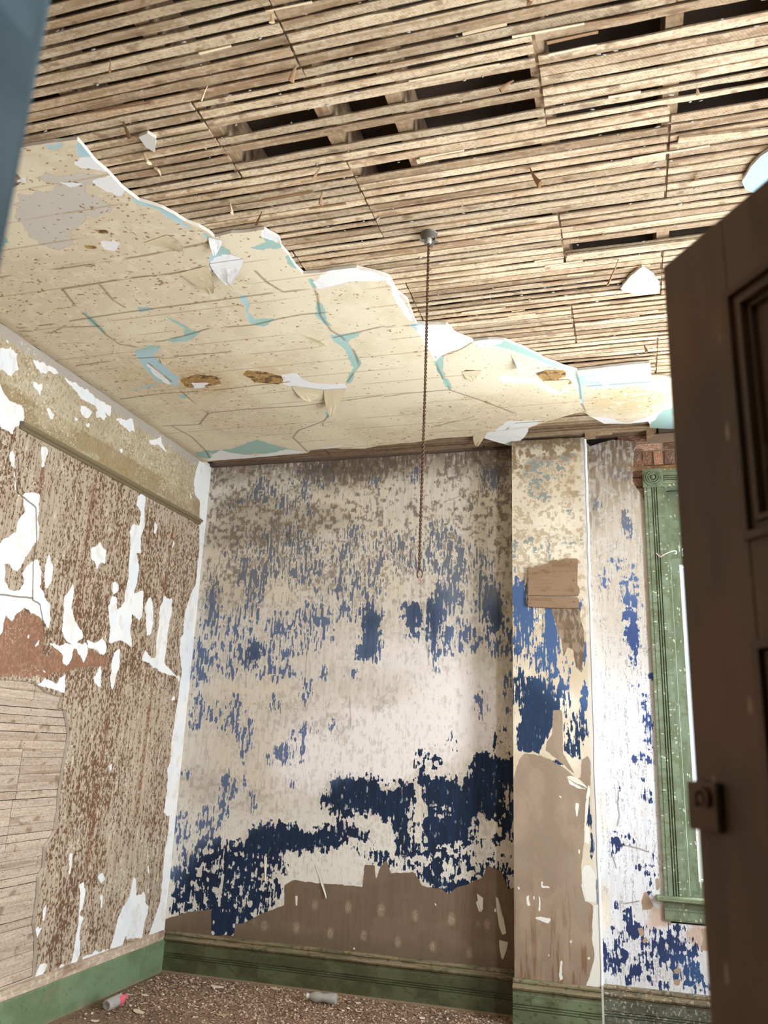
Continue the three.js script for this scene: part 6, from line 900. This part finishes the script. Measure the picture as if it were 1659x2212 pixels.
// ---------------------------------------------------------------- boards nailed over a hole in the chimney breast
{
  const o = [[-.463,2.402]];
  const t = thing('board_patch', 'broken brown board and narrow strip nailed over the chimney breast', 'board', [o[0][0], o[0][1], BREAST]);
  const wb = woodBake([142, 116, 92], [112, 86, 64], 512, 256, 0.6, 0.3, false, 53, 0), m = surf('brown_board', wb, 0.001), side = std({ name: 'board_edge', color: rgb(118, 92, 68) });
  const rel = (p) => p.map(([a, b]) => [a - o[0][0], b - o[0][1]]);
  const up = ragged(rel([[-.614,2.671],[-.582,2.667],[-.548,2.671],[-.534,2.681],[-.471,2.694],[-.471,2.713],[-.432,2.716],[-.419,2.708],[-.394,2.709],[-.384,2.723],[-.301,2.72],[-.295,2.709],[-.301,2.636],[-.304,2.55],[-.292,2.53],[-.291,2.504],[-.301,2.482],[-.307,2.477],[-.616,2.484]]), 0.02, 0.0012, 3), low = ragged(rel([[-.616,2.478],[-.494,2.475],[-.43,2.472],[-.307,2.467],[-.298,2.452],[-.297,2.398],[-.394,2.398],[-.514,2.404],[-.559,2.406],[-.617,2.412]]), 0.02, 0.001, 6), R3 = [0, 0, 0.6, 0.3];
  obj('board', prism(up, [], (a, b) => [a, b, 0.018], [0, 0, 1], 0.0175, R3), [m, side], t);
  obj('board', prism(low, [], (a, b) => [a, b, 0.020], [0, 0, 1], 0.0195, R3), [m, side], t);
  for (const [a, b] of rel([[-.33,2.698],[-.604,2.587],[-.32,2.577],[-.602,2.433],[-.321,2.437]])) { const n = obj('nail', [new THREE.CylinderGeometry(0.0042, 0.0042, 0.002, 10).rotateX(Math.PI / 2), new THREE.CylinderGeometry(0.0016, 0.0016, 0.012, 6).rotateX(Math.PI / 2).translate(0, 0, -0.006)], steel, t); n.position.set(a, b, 0.0225); }
}
// bracket on the window casing
{
  const p = [[.207,2.748]];
  const t = thing('curtain_bracket', 'small white-painted metal curtain bracket screwed to the window casing', 'bracket', [p[0][0] + 0.005, p[0][1], RECESS + 0.026]);
  const w = std({ name: 'white_enamel', color: rgb(228, 228, 224), roughness: 0.4 });
  obj('plate', new RoundedBoxGeometry(0.03, 0.024, 0.003, 2, 0.001).rotateZ(0.5).translate(0, -0.004, 0.0015), steel, t);
  const arm = obj('arm', new THREE.TubeGeometry(new THREE.CatmullRomCurve3([[-0.022, 0.012, 0.003], [0.0, -0.012, 0.01], [0.02, -0.005, 0.03], [0.07, 0.012, 0.05], [0.085, 0.014, 0.05]].map((q) => new THREE.Vector3(...q))), 24, 0.0032, 8), w, t);
  obj('hook', new THREE.TubeGeometry(new THREE.CatmullRomCurve3([[0.085, 0.014, 0.05], [0.094, 0.012, 0.05], [0.094, -0.004, 0.05], [0.086, -0.004, 0.05]].map((q) => new THREE.Vector3(...q))), 12, 0.0035, 8), w, arm);
  for (const x of [-0.006, 0.008]) { const s = obj('screw', new THREE.CylinderGeometry(0.004, 0.004, 0.003, 10).rotateX(Math.PI / 2), rust, t); s.position.set(x, x * 0.5 - 0.002, 0.004); }
}

// ---------------------------------------------------------------- bottles, flakes and litter on the floor
{
  const clear = new THREE.MeshPhysicalMaterial({ name: 'cloudy_plastic', color: rgb(214, 212, 206), roughness: 0.4, transmission: 0.6, thickness: 0, ior: 1.45 }), pink = std({ name: 'pink_plastic', color: rgb(206, 92, 104), roughness: 0.4 }), dirt = std({ name: 'bottle_dregs', color: rgb(96, 80, 64) });
  const bottle = (crush, sd) => { const prof = [[0.0001, 0.006], [0.014, 0.004], [0.024, 0], [0.030, 0.006], [0.0305, 0.03], [0.029, 0.034], [0.0305, 0.038], [0.0305, 0.075], [0.029, 0.079], [0.0305, 0.083], [0.0305, 0.115], [0.029, 0.13], [0.022, 0.15], [0.0135, 0.163], [0.0125, 0.172]], g = new THREE.LatheGeometry(prof.map(([r, y]) => new THREE.Vector2(r, y)), 28), p = g.attributes.position; for (let i = 0; i < p.count; i++) { const y = p.getY(i), a = Math.atan2(p.getZ(i), p.getX(i)), k = 1 - crush * Math.max(0, Math.sin(y * 45 + sd)) * (0.5 + 0.5 * Math.sin(a * 2 + y * 30)); p.setX(i, p.getX(i) * k); p.setZ(i, p.getZ(i) * k); } g.computeVertexNormals(); return g; };
  const cap = () => { const p = []; for (let i = 0; i <= 48; i++) { } return new THREE.CylinderGeometry(0.0155, 0.0155, 0.014, 28).translate(0, 0.178, 0); };
  const at = [[-2.936,-4.619],[-1.867,-5.297]];
  const b1 = thing('plastic_bottle', 'clear plastic bottle with a pink cap lying by the left skirting board', 'bottle', [at[0][0], 0.031, at[0][1]]);
  obj('body', bottle(0.1, 1), clear, b1); obj('cap', cap(), pink, b1); obj('label_band', new THREE.CylinderGeometry(0.0312, 0.0312, 0.045, 28, 1, true, 0.6, 2.2).translate(0, 0.112, 0), pink, b1); obj('dregs', new THREE.CylinderGeometry(0.012, 0.02, 0.006, 16).translate(0, 0.009, 0), dirt, b1);
  b1.rotation.set(-Math.PI / 2 + 0.02, 0, 0.22, 'YXZ'); b1.rotation.y = -0.25;
  const b2 = thing('plastic_bottle', 'crumpled clear plastic bottle lying in the litter along the back wall', 'bottle', [at[1][0] + 0.085, 0.033, at[1][1] + 0.02]);
  obj('body', bottle(0.32, 4), clear, b2); obj('cap', cap(), std({ name: 'white_cap', color: rgb(206, 204, 198), roughness: 0.4 }), b2); obj('dregs', new THREE.CylinderGeometry(0.012, 0.02, 0.006, 16).translate(0, 0.009, 0), dirt, b2);
  b2.rotation.set(0, 0.12, Math.PI / 2 - 0.02);
  // larger flakes, each a thing
  const shade = [[196, 176, 146], [172, 146, 116], [214, 198, 172], [142, 112, 86]].map(([r, g, b]) => std({ name: 'fallen_flake', color: rgb(r, g, b) }));
  const flake = (s) => { const n = 9, out = []; for (let i = 0; i < n; i++) { const a = i / n * 6.283, r = s * rr(0.6, 1); out.push([Math.cos(a) * r * 1.5, Math.sin(a) * r]); } const g = prism(out, [], (a, b) => [a, 0.003 + a * a * 2.2 - b * 0.08, b], [0, 1, 0], 0.002, [0, 0, 1, 1]); g.clearGroups(); return g; };
  const variants = [0, 1, 2, 3, 4, 5].map((k) => flake(1 * (0.014 + k * 0.003)));
  const proto = new THREE.Mesh(variants[0], shade[0]);
  const big = [[[[-2.589,-5.309]], 'long pale curl of fallen paint by the back skirting', 3.0], [[[-2.759,-4.68]], 'long thin grey flake lying beside the pink-capped bottle', 3.2], [[[-2.243,-5.425]], 'flat pale chip of wood against the back skirting', 2.6], [[[-2.9,-4.969]], 'round tan flake near the left skirting board', 1.6], [[[-2.307,-4.819]], 'curled pale flake at the bottom edge of the picture', 2.0], [[[-2.885,-4.447]], 'cream flake in front of the pink-capped bottle', 1.6]];
  for (const [[p], label, k] of big) { const m = proto.clone(); m.name = numbered('paint_flake_loose'); m.geometry = variants[4]; m.material = shade[(rnd() * 3) | 0]; m.scale.set(k * 0.55, 1, k * 0.3); m.position.set(p[0], 0.004, p[1]); m.rotation.y = rr(-0.5, 0.5); m.userData = { label, category: 'flake' }; m.castShadow = m.receiveShadow = true; scene.add(m); }
  for (let i = 0; i < 60; i++) { const m = proto.clone(); m.name = numbered('paint_flake_loose'); m.geometry = variants[(rnd() * 6) | 0]; m.material = shade[(rnd() * 4) | 0]; const x = rr(-2.95, -0.85), z = rr(-5.44, -4.75 - (x + 3) * 0.2); m.position.set(x, 0.004, z); m.rotation.y = rr(0, 6.28); m.scale.setScalar(rr(0.25, 0.55)); m.scale.y = 1; m.userData = { label: 'small pale flake of old paint lying in the floor litter', category: 'flake', group: 'loose flakes in the floor litter' }; m.castShadow = m.receiveShadow = true; scene.add(m); }
  // litter that nobody could count
  const chip = prism([[-0.006, -0.003], [0.001, -0.0045], [0.0065, -0.001], [0.004, 0.004], [-0.003, 0.0045]], [], (a, b) => [a, 0.0022 + a * 0.12 - b * 0.2, b], [0, 1, 0], 0.0016, [0, 0, 1, 1]); chip.clearGroups();
  const N = 26000, im = new THREE.InstancedMesh(chip, std({ name: 'litter', color: 0xffffff }), N), M = new THREE.Matrix4(), q = new THREE.Quaternion(), e = new THREE.Euler(), tone = [[0.36, 0.23, 0.15], [0.26, 0.13, 0.08], [0.45, 0.32, 0.22], [0.62, 0.5, 0.38], [0.10, 0.05, 0.035], [0.40, 0.24, 0.16]];
  im.name = 'floor_litter'; im.userData = { kind: 'stuff', label: 'brown litter of plaster crumbs and paint chips on the floor', category: 'litter' }; im.castShadow = im.receiveShadow = true;
  for (let i = 0; i < N; i++) {
    let x, z; do { x = rr(-3.06, 0.6); z = rr(-5.47, -3.6); } while (rnd() > ss(1.25, 0.35, Math.abs(z + 5.42) + 0.25 * (fbm(x * 2, z * 2, 2) - 0.5)) || (x > -0.74 && z < -5.26));
    const s = Math.pow(rnd(), 2.6) * 1.15 + 0.28; e.set(rr(-0.35, 0.35), rr(0, 6.28), rr(-0.35, 0.35)); q.setFromEuler(e); M.compose(new THREE.Vector3(x, 0.001, z), q, new THREE.Vector3(s, s, s)); im.setMatrixAt(i, M); im.setColorAt(i, new THREE.Color(...tone[(rnd() * 6) | 0]));
  }
  scene.add(im);
}
for (const [name, category, label] of [
  ['floor', 'floor', 'dusty brown wooden floor strewn with litter'], ['wall_left', 'wall', 'left wall with torn brown striped wallpaper and bare laths low down'],
  ['trim_1', 'picture rail', 'dark wooden picture rail high on the left wall'], ['baseboard_left', 'skirting', 'plain green skirting board of the left wall with a bare batten on top'],
  ['wall_back', 'wall', 'back wall of flaking cream plaster with navy blue paint patches'], ['chimney_breast', 'wall', 'narrow plastered chimney breast that carries the nailed board'],
  ['wall_recess', 'wall', 'white and blue plaster wall round the green window with bare bricks above'], ['wall_right', 'wall', 'right wall with two windows behind the open door, the nearer one added for light'],
  ['wall_front', 'wall', 'front wall with the doorway'], ['hall', 'hall', 'plain hall on the near side of the doorway'], ['ceiling', 'ceiling', 'ceiling of bare wooden laths with a band of cracked cream plaster left'],
  ['baseboard_back', 'skirting', 'dark green moulded skirting under the blue and cream back wall'], ['baseboard_breast', 'skirting', 'short lighter green moulded skirting of the chimney breast'],
  ['baseboard_recess', 'skirting', 'dusty grey-green skirting under the window'], ['baseboard_right', 'skirting', 'green skirting of the right wall behind the door'],
  ['window_1', 'window', 'tall green sash window with fluted casing beside the chimney breast'], ['window_2', 'window', 'green sash window in the right wall next to the corner'],
  ['window_3', 'window', 'green sash window in the right wall nearer the door, unseen and added to bring in fill light'], ['ground', 'ground', 'pale ground outside the windows'],
  ['door_1', 'door', 'open brown panelled door with a rim latch, close at the right'], ['trim_2', 'door frame', 'blue-grey painted door frame, its edge at the upper left'],
]) Object.assign(scene.getObjectByName(name).userData, { label, category });
renderer.render(scene, camera);
